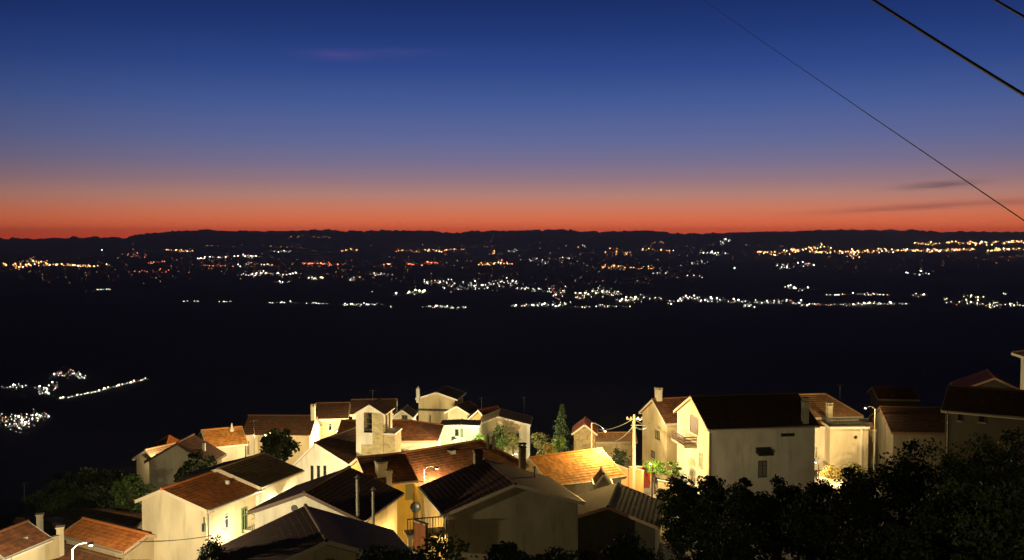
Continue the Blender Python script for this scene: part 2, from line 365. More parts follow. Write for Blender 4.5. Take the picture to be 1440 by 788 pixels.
h5 = house('house', 'dark reddish roof at the bottom edge with a cream edged gable', -12.64, 62.3, 11.24, -20.7, 11.8, 8.0, 2.28, wall='worn', roof='t_dark', fascia='fascia')
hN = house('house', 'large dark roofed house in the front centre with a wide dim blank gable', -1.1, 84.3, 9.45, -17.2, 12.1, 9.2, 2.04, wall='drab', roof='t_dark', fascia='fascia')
chimney(hN, 734.5, 655, 623, 8.5, 0, 'dchim'); chimney(hN, 672, 652, 633, 11, 1, 'dchim')
b = MB(); p = roof_pt(hN, 752, 672); b.tube([p, p + Vector((0, 0, .9))], .09, 8); b.lathe([(.09, 0), (.17, .03), (.02, .2)], p + Vector((0, 0, .9)), 8); b.build('vent_pipe', 'metal', hN.roof)
# balcony on the left side of the big dark house
p = wall_pt(hN, 'N', 641, 748); z = p.z; bm_ = MB(); xa, xb = hN.xl - 3.3, hN.xl + .05; yb0 = hN.yn + .1
bm_.box((xa, yb0, z - .22), (xb - .05, yb0 + 1.6, z)); bo = bm_.build('balcony', 'conc', hN.e); rl = MB(); rr = px_size(hN, p, 23)
for k in range(15): xx = xa + .04 + (xb - .12 - xa) * k / 14; rl.tube([(xx, yb0 + .04, z), (xx, yb0 + .04, z + rr)], .045 if k in (0, 9, 14) else .018, 5)
rl.tube([(xa, yb0 + .04, z + rr), (xb - .06, yb0 + .04, z + rr)], .05, 6); rl.build('railing', 'dmetal', bo)
b = MB(); b.box((xa + .1, yb0 + .1, -1), (xa + .4, yb0 + .4, z - .22)); b.build('balcony_post', 'conc', bo)
hY = house('house', 'yellow walled house below the church tower with white roof verge', -12.44, 92.4, 9.3, 66, 7.9, 4.6, 1.7, wall='yellow', roof='t_brown', fascia='fasciap')
opening(hY, 'R', 570, 678, 580.5, 703, 'window', 'olive', 'olive', False)
chimney(hY, 536, 668, 648, 14, 0, 'cream'); chimney(hY, 547, 680, 661, 7, 0, 'chim')
hM = house('house', 'long brown lit roof behind the yellow house, pale hip at its right end', -6.76, 99.4, 8.39, 52, 10.3, 13.3, 2.0, hf=2.2, wall='worn', roof='t_brown', fascia='fasciap')
for px in (686, 694): chimney(hM, px, 632, 610, 3.4, 0, 'dchim', 'cap')
b = MB(); p = roof_pt(hM, 635, 637); b.box(p - Vector((.35, .3, .1)), p + Vector((.35, .3, .28))); b.build('skylight', 'metal', hM.roof)
hG5 = house('house', 'broad brown hipped roof right of the church tower with a small lit skylight', -15.84, 127.7, 6.0, 90, 10.2, 13, 1.63, hn=.0, hf=4.0, wall='white', roof='t_brown', fascia='fasciap', fine=False)
b = MB(); p = roof_pt(hG5, 581, 629); b.raw([p + Vector(q) for q in ((-.3, -.9, -.1), (-.3, .9, -.1), (.6, .0, .45), (.2, 1.2, -.1), (.2, -1.2, -.1))], [(0, 1, 2), (3, 4, 2), (1, 3, 2), (4, 0, 2)]); b.build('skylight', 'fasciaw', hG5.roof)
hG1 = house('house', 'dark roofed house behind the dark round tree, cream gable on its right', -32.9, 139.6, 4.06, 91.8, 7.2, 9.8, 2.0, wall='cream', roof='t_dark', fascia=None)
chimney(hG1, 440.5, 590, 568, 5.5, 0, 'white')
hG2 = house('house', 'yellow lit house with dark roof left of the church tower', -27.6, 150.3, 4.3, 84, 7.9, 5.0, 1.75, wall='cream', roof='t_dark', fascia='fasciaw', fine=False)
opening(hG2, 'R', 462, 596, 467, 606, 'window')
hG6 = house('house', 'dark roof showing just behind the top of the church tower', -21.5, 152, 4.7, 84, 8, 7.0, 1.6, wall='white', roof='t_dark', fascia='fasciaw', fine=False)
p = at(539, 566, 152); b = MB(); q = hG6.mi @ p; b.lathe([(.2, -1.0), (.2, .1), (.3, .12), (.3, .2), (.02, .35)], q, 10); b.build('roof_vent', 'metal', hG6.roof)
hG4 = house('house', 'tiny white gabled house right of the church tower, one dark window', at(569, 590, 143).x, 143, 32 - (585.5 - 330) / F * 143, 4, 3.2, 4, 1.1, wall='white', roof='t_dark', fascia='fasciaw', fine=False, ove=.2, ovg=.15)
opening(hG4, 'N', 565, 584, 573, 592, 'window', 'dframe')
hE = house('house', 'bright lit house with glowing orange roof and white wall at left rear', -40.1, 134.5, 3.5, 62, 7.4, 5.4, 1.7, wall='white', roof='t_bright', fascia='fasciaw', fine=False)
p = roof_pt(hE, 326, 606); b = MB(); b.lathe([(.32, -.3), (.3, .3), (.14, .5), (.1, .9), (.02, 1.1)], p, 10); b.build('finial', 'fasciaw', hE.roof)
bE = house('annex', 'low lit flat cream annex with narrow door beside the glowing orange roof', at(354, 640, 138).x, 138, 32 - (610 - 330) / F * 138, 62, 4, 2.6, .15, wall='white', roof='t_grey', fascia='fasciaw', fine=False, ove=.08, ovg=.08, cat='annex')
opening(bE, 'R', 347, 620, 351, 640, 'door', 'frame', 'shut')
hD = house('house', 'dim grey house with gable facing the viewer beyond the orange-roofed house', -38.47, 114.7, 5.7, 4.6, 7.96, 4.6, 2.26, wall='grey', roof='t_brown', fascia='fasciab', fine=False)
p = roof_pt(hD, 287, 634); b = MB(); b.box(p - Vector((.15, .15, .3)), p + Vector((.15, .15, .9))); b.build('chimney', 'fasciaw', hD.roof)
hD2 = house('house', 'narrow house with lit pale eave at the far left of the village', -45.1, 124.8, 3.4, 30, 5.1, 4.6, 1.4, wall='beige', roof='t_peach', fascia='fascia', fine=False)
hD3 = house('house', 'small pyramid orange roof peeking above the dim grey gable', at(238, 622, 130).x, 130, 32 - (629 - 330) / F * 130, 40, 3.2, 3.2, 1.3, hn=1.59, hf=1.59, wall='cream', roof='t_orange', fascia='fascia', fine=False, ove=.2)
hR1 = house('house', 'tall ochre house at the rear centre with shadow band across its gable', -12.0, 165.3, 4.73, 9, 7.0, 7.2, 1.12, wall='worn', roof='t_dark', fascia='fasciaw', fine=False)
p = wall_pt(hR1, 'N', 612, 577); b = MB(); b.box((hR1.xl, hR1.yn - .9, p.z), (hR1.xR, hR1.yn, p.z + .18)); b.build('awning', 'dmetal', hR1.e)
p = wall_pt(hR1, 'N', 605, 589); b = MB(); b.box((p.x - .1, p.y - .1, p.z - .6), (p.x + .1, p.y, p.z + .6)); b.build('drain_pipe', 'dmetal', hR1.e)
chimney(hR1, 588, 562, 543, 4.5, 1, 'metal', 'cap')
hR1b = house('house', 'small dim gabled house leaning against the right of the tall ochre house', at(651, 590, 158).x, 158, 32 - (579 - 330) / F * 158, 20, 4.2, 5, 1.1, wall='beige', roof='t_dark', fascia='fascia', fine=False)
hR2 = house('house', 'orange red roofed house wedged between two pale gables at the rear', -3.84, 155.4, 2.22, 42, 5.6, 4.4, 2.1, wall='ochre', roof='t_red', fascia='fasciaw', fine=False)
hR3 = house('house', 'rear cream house with wide gable behind the lit shrubs and dark chimneys', -.96, 148.8, 3.61, 3.7, 7.8, 6.4, 1.2, .38, wall='cream', roof='t_drab', fascia='fasciaw', fine=False)
opening(hR3, 'N', 725, 606, 731, 616, 'window', 'frame'); 
p = wall_pt(hR3, 'N', 743, 610); b = MB(); b.box((p.x - .25, p.y - .2, -1), (p.x + .25, p.y, p.z + 1.2)); b.build('corner_pillar', 'fasciaw', hR3.e)
hW = house('house', 'low pale green lit house with flat roof and small windows', at(648, 620, 139).x, 139, 32 - (597 - 330) / F * 139, 2, 5.6, 4, .12, wall='mint', roof='t_grey', fascia='fasciaw', fine=False, ove=.06, ovg=.06)
opening(hW, 'N', 640, 604, 645, 613, 'window', 'dframe'); opening(hW, 'N', 648, 603, 651, 616, 'door', 'dframe', 'olive'); opening(hW, 'N', 635, 614, 640, 619, 'window', 'dframe')
hO = house('house', 'low house with brilliantly lit light orange tile roof', 5.9, 105.4, 6.3, 62, 9.5, 9.0, 2.0, wall='white', roof='t_bright', fascia='fasciaw')
hOd = house('shed', 'little dark gabled shed in front of the brilliantly lit orange roof', at(847, 680, 98).x, 98, 32 - (681 - 330) / F * 98, 0, 1.7, 2.4, 1.1, wall='grey', roof='t_dark', fascia='fasciaw', cat='shed', ove=.12, ovg=.1)
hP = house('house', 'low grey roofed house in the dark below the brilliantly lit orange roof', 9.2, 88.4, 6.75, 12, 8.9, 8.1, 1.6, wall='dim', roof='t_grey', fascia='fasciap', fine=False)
hT = house('house', 'slim stone house with tiny lit gable right of the conifer', 9.74, 130, 5.9, 5.5, 3.3, 5, 1.25, wall='rub2', roof='t_red', fascia='fasciaw', fine=False, ove=.25)
hT2 = house('house', 'long low house with worn lit wall running left from the utility pole', at(862, 625, 136).x, 136, 32 - (620 - 330) / F * 136, 88, 3.6, 6.2, .9, wall='worn', roof='t_peach', fascia='fascia', fine=False, ove=.2)
hV1 = house('house', 'tall narrow stained house right of the utility pole with dark red roof', 20.7, 127.2, 8.2, 74, 8.4, 5.2, 2.44, wall='worn', roof='t_brown', fascia='fascia', fine=False)
chimney(hV1, 926, 562, 545, 8, 0, 'chim'); 
opening(hV1, 'N', 922, 606, 928, 618, 'window', 'dframe', 'olive'); opening(hV1, 'N', 916, 634, 921, 644, 'window', 'dframe', 'shut')
hV2 = house('house', 'big house with long dark roof and dim side wall, balcony on its lit gable', 26.6, 111.8, 10.97, 80.5, 11.2, 12.9, 2.7, .52, wall='white', roof='t_dark', fascia='fascia')
chimney(hV2, 1132, 594, 559, 8, 0, 'chim')
opening(hV2, 'N', 971, 586, 982, 610, 'door', 'olive', 'wood'); opening(hV2, 'N', 983, 636, 988, 657, 'window', 'frame', 'olive')
p = wall_pt(hV2, 'N', 972, 622); bm_ = MB(); bm_.box((p.x - 2.6, hV2.yn - 1.5, p.z - .25), (p.x + 1.9, hV2.yn, p.z)); bo = bm_.build('balcony', 'conc', hV2.e); rl = MB()
for k in range(19): xx = p.x - 2.55 + k * 4.4 / 18; rl.tube([(xx, hV2.yn - 1.46, p.z), (xx, hV2.yn - 1.46, p.z + 1)], .03, 4)
for zz in (.35, .7, 1.0):
    rl.box((p.x - 2.6, hV2.yn - 1.5, p.z + zz - .1), (p.x + 1.9, hV2.yn - 1.44, p.z + zz)); rl.box((p.x + 1.84, hV2.yn - 1.44, p.z + zz - .1), (p.x + 1.9, hV2.yn, p.z + zz))
rl.build('railing', 'iron', bo)
opening(hV2, 'R', 1066, 648, 1078, 671, 'window', 'dframe', 'shut'); opening(hV2, 'R', 1098, 610, 1117, 613.5, 'window', 'dframe', 'glass', False)
p = wall_pt(hV2, 'R', 1073, 629); b = MB(); w = px_size(hV2, p, 11); b.raw([(hV2.xR, p.y - w, p.z), (hV2.xR, p.y + w, p.z), (hV2.xR + 1.0, p.y + w, p.z - .55), (hV2.xR + 1.0, p.y - w, p.z - .55), (hV2.xR, p.y - w, p.z - .6), (hV2.xR, p.y + w, p.z - .6), (hV2.xR + 1.0, p.y + w, p.z - .75), (hV2.xR + 1.0, p.y - w, p.z - .75)],
    [(0, 1, 2, 3), (7, 6, 5, 4), (3, 2, 6, 7), (0, 3, 7, 4), (1, 5, 6, 2)]); b.build('awning', 'dmetal', hV2.e)
b = MB(); xx = wall_pt(hV2, 'R', 1003, 640); b.tube([(hV2.xR + .06, hV2.yn + .12, -1), (hV2.xR + .06, hV2.yn + .12, hV2.zE - .1)], .055, 8); b.build('drain_pipe', 'iron', hV2.e)
hX = house('house', 'house with pale peach hipped roof at the right, lit walls and dark roof terrace', 40.8, 131, 8.2, 80, 8.3, 9.2, 2.35, hf=3.2, wall='white', roof='t_peach', fascia='fascia', fine=False)
chimney(hX, 1166, 592, 566, 7, 0, 'cream')
b = MB(); o = hX.mi @ at(1164, 655, 124.5); 
q0 = hX.mi @ at(1163.5, 603, 124.5); q1 = hX.mi @ at(1216, 603, 124.5)
hB = house('terrace_block', 'lit cream block with dark decked terrace on top, in front of the peach roof', at(1190, 620, 124).x, 124.6, 32 - (604.5 - 330) / F * 122, 90, 3.6, 5.0, .1, wall='cream', roof='t_grey', fascia='fasciaw', fine=False, ove=.1, ovg=.1, cat='building')
dk = MB()
for k in range(26): yy = -2.4 + k * 4.8 / 25; dk.tube([(hB.xR, yy, hB.zE + .1), (hB.xR, yy, hB.zE + 1.05)], .03, 4)
for k in range(12): xx = hB.xl + k * (hB.xR - hB.xl) / 11; dk.tube([(xx, -2.4, hB.zE + .1), (xx, -2.4, hB.zE + 1.05)], .03, 4)
dk.box((hB.xR - .05, -2.45, hB.zE + 1.0), (hB.xR + .05, 2.45, hB.zE + 1.1)); dk.box((hB.xR - .02, -2.45, hB.zE + .5), (hB.xR + .02, 2.45, hB.zE + .6)); dk.build('railing', 'dmetal', hB.e)
p = wall_pt(hB, 'R', 1203, 615); b = MB(); b.lathe([(0, 0), (.2, 0), (.2, .06), (0, .06)], n=14, m=Matrix.Translation(p) @ Matrix.Rotation(R(90), 4, 'Y')); b.build('wall_vent', 'dmetal', hB.e)
p = wall_pt(hB, 'R', 1211, 630); b = MB(); b.box((hB.xR, p.y - .12, -1), (hB.xR + .12, p.y + .12, hB.zE - .2)); b.build('drain_pipe', 'fasciaw', hB.e)
hB2 = house('annex', 'plain shaded cream annex joined to the right of the decked terrace block', at(1226, 620, 127).x, 127, 32 - (602 - 330) / F * 127, 90, 4, 2.6, .4, wall='beige', roof='t_peach', fascia='fascia', fine=False, ove=.1, ovg=.05, cat='annex')
hB3 = house('annex', 'white annex with barred window between the long dim wall and the terrace block', at(1150, 640, 127).x, 127, 32 - (598 - 330) / F * 127, 88, 4, 2.6, .5, wall='white', roof='t_orange', fascia='fasciaw', fine=False, ove=.15, ovg=.05, cat='annex')
opening(hB3, 'R', 1142, 628, 1150, 645, 'window', 'frame', 'olive')
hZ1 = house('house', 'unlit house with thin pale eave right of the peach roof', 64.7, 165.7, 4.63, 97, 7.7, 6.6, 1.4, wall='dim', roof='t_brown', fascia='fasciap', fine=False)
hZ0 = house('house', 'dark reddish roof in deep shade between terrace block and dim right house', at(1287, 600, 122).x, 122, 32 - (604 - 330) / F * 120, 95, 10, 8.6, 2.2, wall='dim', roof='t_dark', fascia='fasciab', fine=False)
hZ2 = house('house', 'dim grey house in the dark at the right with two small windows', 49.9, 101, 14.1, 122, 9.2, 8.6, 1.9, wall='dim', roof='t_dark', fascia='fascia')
opening(hZ2, 'R', 1347, 579, 1353, 592, 'window', 'dframe'); opening(hZ2, 'R', 1376, 580, 1386, 594, 'window', 'dframe')
hZ4 = house('house', 'shadowy reddish gabled roof above the dim right house', at(1393, 545, 128).x, 128, 32 - (548 - 330) / F * 128, 20, 9, 8, 2.0, wall='dim', roof='t_red', fascia='fasciap', fine=False)
hZ3 = house('house', 'pale tall house cut by the right edge of the picture, white eave', at(1484, 510, 112).x, 112, 32 - (503 - 330) / F * 112, 8, 7.0, 7, 1.2, hn=3.2, hf=3.2, wall='white', roof='t_peach', fascia='fasciaw', fine=False, ove=.75)
hA = house('house', 'low brown roofed house at bottom left with pale beam along its eave', -34.07, 83.0, 6.18, 122, 4.6, 8.6, .85, wall='beige', roof='t_orange', fascia='fasciap')
hA2 = house('house', 'lowest brown roof at the bottom left below the pale beam', -35.5, 80.5, 4.75, 122, 6.2, 8.0, .9, wall='beige', roof='t_brown', fascia='fasciap')
hA3 = house('house', 'dark roof in shade between low brown roof and tall cream house', at(160, 725, 93).x, 93, 32 - (741 - 330) / F * 93, 113, 7, 8, 1.0, wall='grey', roof='t_brown', fascia='fasciab')
# ------------------------------------------------------------------ church
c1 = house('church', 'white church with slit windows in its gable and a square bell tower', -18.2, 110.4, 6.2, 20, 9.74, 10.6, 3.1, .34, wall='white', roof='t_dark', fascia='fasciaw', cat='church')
for x0 in (437.5, 446.5, 455.5): opening(c1, 'N', x0, 655, x0 + 3.2, 676, 'window', 'dframe', 'glass', False)
tw = Matrix.Translation((at(520, 600, 107).x, 107.0, ground(-16, 114))) @ Matrix.Rotation(-R(7), 4, 'Z')
rel = c1.m.inverted() @ tw; gz = ground(-16, 114)
def zpx(py, d=107): return 32 - (py - 330) / F * d - gz
w = 40 / F * 107; z0, zt, za, zl = -3, zpx(582), zpx(571.5), zpx(612); w2 = w / 2; dp = 3.6
b = MB(); xo0, xo1 = -w2 + .28 * w, -w2 + .585 * w; zo0, zo1 = zpx(611), zpx(577.5)
# front wall with a tall louvred opening, stone panel to its right
for lo, hi in (((-w2, 0, z0), (xo0, .35, zt)), ((xo0, 0, z0), (xo1, .35, zo0)), ((xo1, 0, z0), (w2, .35, zt)), ((-w2, .35, z0), (-w2 + .35, dp, zt)), ((-w2, dp, z0), (w2, dp + .35, zt))): b.box(lo, hi, 0, rel)
b.box((w2 - .35, .35, z0), (w2, dp, zl), 0, rel)
for yy in (.35, 1.75, 3.1): b.box((w2 - .35, yy, zl), (w2, yy + .45, zt), 0, rel)
f = [(-w2, 0, zt), (w2, 0, zt), (0, 0, za)]
for yy in (0, dp + .35): b.face([rel @ Vector((p[0], yy, p[2])) for p in f])
tower = b.build('bell_tower', 'white', c1.e)
b = MB(); b.box((xo1 + .05, -.06, zpx(648)), (w2 - .02, 0, zt - .02), 0, rel); b.box((xo0 - .3, -.05, zpx(648)), (xo1 + .05, 0, zpx(628)), 0, rel); b.build('stone_panel', 'stone', tower)
b = MB()
for k in range(4): zz = zo0 + (zo1 - zo0) * (k + .5) / 4; b.box((xo0, .22, zz - .05), (xo1, .3, zz), 0, rel)
b.build('louvre', 'dmetal', tower)
b = MB(); b.box((xo0, 2.6, zo0), (xo1, 2.7, zo1), 0, rel); b.lathe([(.02, .55), (.18, .5), (.28, .25), (.34, .1), (.5, -.1), (.46, -.12), (.02, .4)], (0, 0, 0), 16, 0, rel @ Matrix.Translation((xo0 + .6, 1.6, (zo0 + zo1) / 2))); b.build('bell', 'dmetal', tower)  # bell, with a dark sheet behind it as the shade of the opening
b = MB(); up = Vector((0, 0, 1))
for sgn in (-1, 1):
    e0 = Vector((sgn * (w2 + .25), -.25, zt - .18)); e1 = Vector((sgn * (w2 + .25), dp + .6, zt - .18)); r1 = Vector((0, dp + .6, za + .1)); r0 = Vector((0, -.25, za + .1))
    P = [e0, e1, r1, r0] if sgn > 0 else [e1, e0, r0, r1]; P = [rel @ p for p in P]; nrm = (P[1] - P[0]).cross(P[3] - P[0]).normalized(); b.slab(P, nrm, .14, 1); tile_sheet(b, *P, 0, fine=False)
b.build('tower_roof', ['t_dark', 'fasciaw'], tower)
b = MB(); b.box((w2, .0, z0), (w2 + 1.25, 3.0, zl - .05), 0, rel); b.box((w2 - .05, -.12, zl - .05), (w2 + 1.35, 3.1, zl + .08), 1, rel); b.build('stair_turret', ['stone', 'fasciaw'], tower)
# ------------------------------------------------------------------ ground, hills, lanes
def grid_mesh(name, P, nr, nc, mat):
    me = bpy.data.meshes.new(name); f = [(i * nc + j, i * nc + j + 1, (i + 1) * nc + j + 1, (i + 1) * nc + j) for i in range(nr - 1) for j in range(nc - 1)]
    me.from_pydata(P, [], f); me.materials.append(mat); me.polygons.foreach_set('use_smooth', [True] * len(f)); me.update()
    o = bpy.data.objects.new(name, me); COL.objects.link(o); return o
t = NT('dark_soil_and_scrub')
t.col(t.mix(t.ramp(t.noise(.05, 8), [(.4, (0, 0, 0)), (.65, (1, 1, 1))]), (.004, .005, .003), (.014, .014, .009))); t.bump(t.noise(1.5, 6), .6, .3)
azs = [R(a) for a in list(range(-180, -50, 5)) + [-50 + k * .5 for k in range(201)] + list(range(55, 181, 5))]
rs = list(np.geomspace(3, 300, 90)) + list(np.geomspace(320, 70000, 110))
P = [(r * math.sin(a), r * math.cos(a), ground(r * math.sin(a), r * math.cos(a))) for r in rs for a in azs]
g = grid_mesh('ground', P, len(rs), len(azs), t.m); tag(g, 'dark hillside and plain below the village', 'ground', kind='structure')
t = NT('distant_hillside'); t.col(t.mix(t.noise(.0008, 6), (.07, .06, .055), (.12, .10, .09)))
P = []; pxs = list(np.concatenate([np.arange(-900, -60, 6.0), np.arange(-60, 1500, 1.5), np.arange(1500, 2600, 6.0)])); ts = list(np.linspace(0, 1, 26)) + [1.08, 1.2, 1.4]
for tt in ts:
    y = 21000 + (HD - 21000) * tt
    for px in pxs:
        x = (px - 720) / F * y; z = hill_z(x, y) if tt <= 1 else -371 + (hill_top(px, max(0, 1 - (tt - 1) * 4)) + 371) * (1 - (tt - 1) / .4) ** 1.3
        P.append((x, y, z))
hl = grid_mesh('hills', P, len(ts), len(pxs), t.m); tag(hl, 'long low hills along the horizon', 'hills', kind='structure')
def lane(pts, w, mat, label, lift=.05):
    b = MB(); L = []; n = 14
    pts = [Vector((p[0], p[1], 0)) for p in pts]; S = []
    for a, c in zip(pts, pts[1:]):
        for k in range(n): S.append(a.lerp(c, k / n))
    S.append(pts[-1]); rows = []
    for i, p in enumerate(S):
        d = (S[min(i + 1, len(S) - 1)] - S[max(i - 1, 0)]).normalized(); s = Vector((d.y, -d.x, 0)) * w / 2
        rows.append([(p + s * q).to_tuple()[:2] for q in (-1, -.5, 0, .5, 1)])
    vs = [(x, y, ground(x, y) + lift) for r in rows for x, y in r]
    fs = [(i * 5 + j, i * 5 + j + 1, (i + 1) * 5 + j + 1, (i + 1) * 5 + j) for i in range(len(rows) - 1) for j in range(4)]
    b.raw(vs, fs); return tag(b.build('road', mat), label, 'road', kind='structure')
M['asphalt'] = plain('worn_asphalt', (.055, .052, .048), .9, 0, .4); M['paving'] = plain('pale_concrete_paving', (.34, .31, .25), .9, 0, .4)
lane([(-34, 68), (-24, 74), (-20, 82), (-18, 92), (-24, 104), (-30, 122)], 3.2, 'asphalt', 'narrow village lane beside the tall cream house')
lane([(-18, 92), (-8, 86), (-9, 78), (-5, 70)], 3.0, 'paving', 'paved court beside the yellow house', .09)
lane([(17, 84), (16, 96), (17, 112), (14, 130)], 4.0, 'paving', 'pale lane under the utility pole', .13)
lane([(34, 106), (38, 116), (40, 122)], 3.0, 'paving', 'paved yard below the terrace block', .07)
# ------------------------------------------------------------------ vegetation
def leaves(n_clumps, per, rx, ry, rz, clump_r, size, center, r=None, shell=.55):
    g_ = np.random.default_rng(r); C = []
    while len(C) < n_clumps:
        p = g_.uniform(-1, 1, 3); q = np.linalg.norm(p)
        if q < 1 and q > shell * g_.random(): C.append(p)
    C = np.array(C) * (rx, ry, rz); n = n_clumps * per
    cr = clump_r * g_.uniform(.5, 1.35, n_clumps)
    idx = np.repeat(np.arange(n_clumps), per)
    off = g_.normal(size=(n, 3)); off /= np.linalg.norm(off, axis=1)[:, None] + 1e-9; off *= (g_.random(n) ** .45)[:, None] * cr[idx][:, None]; off[:, 2] *= .75
    P = C[idx] + off + np.array(center)
    a = g_.normal(size=(n, 3)); a /= np.linalg.norm(a, axis=1)[:, None]; bb = np.cross(a, g_.normal(size=(n, 3))); bb /= np.linalg.norm(bb, axis=1)[:, None]
    s = size * g_.uniform(.55, 1.3, n)[:, None]; a *= s; bb *= s * .55
    V = np.stack([P - a, P + bb, P + a, P - bb], 1).reshape(-1, 3)
    tone = np.clip(g_.random(n_clumps)[idx] * .6 + g_.random(n) * .4, 0, 1)
    return V, tone, C + np.array(center)
def leaf_obj(name, V, tone, mat, parent=None):
    n = len(V) // 4; me = bpy.data.meshes.new(name); me.from_pydata(V.tolist(), [], np.arange(4 * n).reshape(n, 4).tolist()); me.materials.append(M[mat])
    a = me.attributes.new('tv', 'FLOAT', 'FACE'); a.data.foreach_set('value', tone.astype(np.float32)); me.update()
    o = bpy.data.objects.new(name, me); COL.objects.link(o)
    if parent: o.parent = parent
    return o
def tree(loc, H, cw, label, mat='lf_dark', clumps=60, per=70, leaf=.2, name='broadleaf_tree', seed=1, trunk=.35, group=None, cat='tree', crown_from=.3):
    e = empty(name, loc, label, cat, random.random() * 6, group)
    rz = H * (1 - crown_from) / 2; cz = H - rz
    V, tone, C = leaves(clumps, per, cw / 2 * .8, cw / 2 * .8, rz * .85, cw * .16, leaf, (0, 0, cz), seed)
    leaf_obj('crown', V, tone, mat, e)
    b = MB(); rr = random.Random(seed); top = Vector((rr.uniform(-.3, .3), rr.uniform(-.3, .3), cz + rz * .3))
    b.tube([(0, 0, -.6), (0, 0, .1), tuple(top * .5), tuple(top)], [trunk * 1.3, trunk, trunk * .75, trunk * .2], 8)
    for k in range(min(11, len(C))):
        c = Vector(C[k * len(C) // 11]); s = top * (.35 + .5 * rr.random()); mid = s.lerp(c, .5) + Vector((0, 0, .25)); b.tube([s, mid, c], [trunk * .4, trunk * .25, trunk * .08], 5)
    b.build('trunk', 'bark', e); return e
def bush(loc, w, h, label, mat='lf_dark', clumps=22, per=60, leaf=.12, seed=1, group=None, name='bush', cat='bush', d=None):
    e = empty(name, loc, label, cat, 0, group)
    V, tone, C = leaves(clumps, per, w / 2 * .85, (d or w) / 2 * .85, h * .42, min(w, h) * .24, leaf, (0, 0, h * .52), seed)
    leaf_obj('foliage', V, tone, mat, e); b = MB()
    for k in range(0, len(C), 3): c = Vector(C[k]); b.tube([(c.x * .15, c.y * .15, -.4), (c.x * .5, c.y * .5, c.z * .5), c], [.05, .035, .012], 5)
    b.build('stem', 'bark', e); return e
def conifer(loc, H, w, label, mat='lf_con', seed=1, leaf=.22):
    e = empty('conifer', loc, label, 'tree'); g_ = np.random.default_rng(seed); V = []; T = []
    b = MB(); b.tube([(0, 0, -.6), (0, 0, H * .5), (0, 0, H * .98)], [.22, .13, .02], 8)
    lev = 30
    for k in range(lev):
        f = k / lev; z = H * (.08 + .9 * f); rad = w / 2 * (1 - f) ** .85 * (.8 + .35 * g_.random()); nb = max(5, int(13 * (1 - f)) + 3)
        for j in range(nb):
            a = 2 * math.pi * (j + g_.random()) / nb; rl = rad * g_.uniform(.65, 1.12); dx, dy = math.cos(a), math.sin(a)
            if k % 3 == 0 and j % 2 == 0: b.tube([(0, 0, z), (dx * rl * .9, dy * rl * .9, z - rl * .22)], [.035, .01], 4)
            tone = g_.random() * .6
            for q in range(14):
                s = (q + g_.random()) / 14; p = np.array((dx * rl * s, dy * rl * s, z - rl * .25 * s)) + g_.normal(size=3) * .09
                u = np.array((dx, dy, -.35)) + g_.normal(size=3) * .5; u /= np.linalg.norm(u); v = np.cross(u, g_.normal(size=3)); v /= np.linalg.norm(v)
                s_ = leaf * g_.uniform(.6, 1.2); u *= s_; v *= s_ * .4; V += [p - u, p + v, p + u, p - v]; T.append(min(1, tone + .4 * g_.random()))
    leaf_obj('crown', np.array(V), np.array(T), mat, e); b.build('trunk', 'bark', e); return e
def gat(px, py, d): p = at(px, py, d); return Vector((p.x, p.y, ground(p.x, p.y)))
def hgt(py, d, x): return 32 - (py - HOR) / F * d - ground(x, d)
def tree_at(px, ptop, wpx, d, label, **k):
    p = gat(px, 600, d); H = hgt(ptop, d, p.x); return tree(p, H, wpx / F * d, label, **k)
def bush_at(px, pbot, ptop, wpx, d, label, **k):
    p = at(px, pbot, d); return bush(p, wpx / F * d, (pbot - ptop) / F * d, label, **k)
tree_at(391, 600, 62, 122, 'dark round tree left of the church between pale houses', mat='lf_dark', clumps=46, per=80, leaf=.24, seed=3)
p = gat(790, 600, 134); conifer(p, hgt(567, 134, p.x), 5.2, 'tall dark conifer rising right of the lit shrubs', seed=4)
tree_at(276, 634, 58, 104, 'dark leafy tree in front of the dim grey gable', mat='lf_dark', clumps=40, per=70, leaf=.2, seed=5, crown_from=.2)
tree_at(182, 668, 66, 98, 'dim green tree left of the tall cream house', mat='lf_mid', clumps=40, per=60, leaf=.2, seed=6, crown_from=.1)
tree_at(701, 597, 34, 140, 'leafy tree against the cream gable behind the dark chimneys', mat='lf_mid', clumps=24, per=60, leaf=.2, seed=8, trunk=.18)
tree_at(722, 607, 24, 139, 'pale olive tree right of the tree behind the dark chimneys', mat='lf_dry', clumps=16, per=60, leaf=.18, seed=9, trunk=.15)
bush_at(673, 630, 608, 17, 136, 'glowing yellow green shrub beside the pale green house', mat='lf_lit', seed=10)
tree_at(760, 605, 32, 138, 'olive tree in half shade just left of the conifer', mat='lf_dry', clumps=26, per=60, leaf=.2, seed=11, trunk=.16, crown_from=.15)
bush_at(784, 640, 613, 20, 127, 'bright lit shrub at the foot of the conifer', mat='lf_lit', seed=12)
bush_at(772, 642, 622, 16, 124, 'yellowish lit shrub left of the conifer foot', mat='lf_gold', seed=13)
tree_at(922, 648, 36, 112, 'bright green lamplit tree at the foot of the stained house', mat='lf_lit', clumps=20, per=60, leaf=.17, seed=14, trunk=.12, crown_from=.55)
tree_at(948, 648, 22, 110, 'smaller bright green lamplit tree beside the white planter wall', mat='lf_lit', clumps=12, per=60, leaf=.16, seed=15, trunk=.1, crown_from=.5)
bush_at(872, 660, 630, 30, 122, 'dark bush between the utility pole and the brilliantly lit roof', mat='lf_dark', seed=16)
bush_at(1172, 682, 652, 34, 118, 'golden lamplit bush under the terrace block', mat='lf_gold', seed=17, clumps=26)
bush_at(1200, 680, 650, 30, 116, 'second golden bush, half in shade, nearer the dark trees', mat='lf_dry', seed=18)
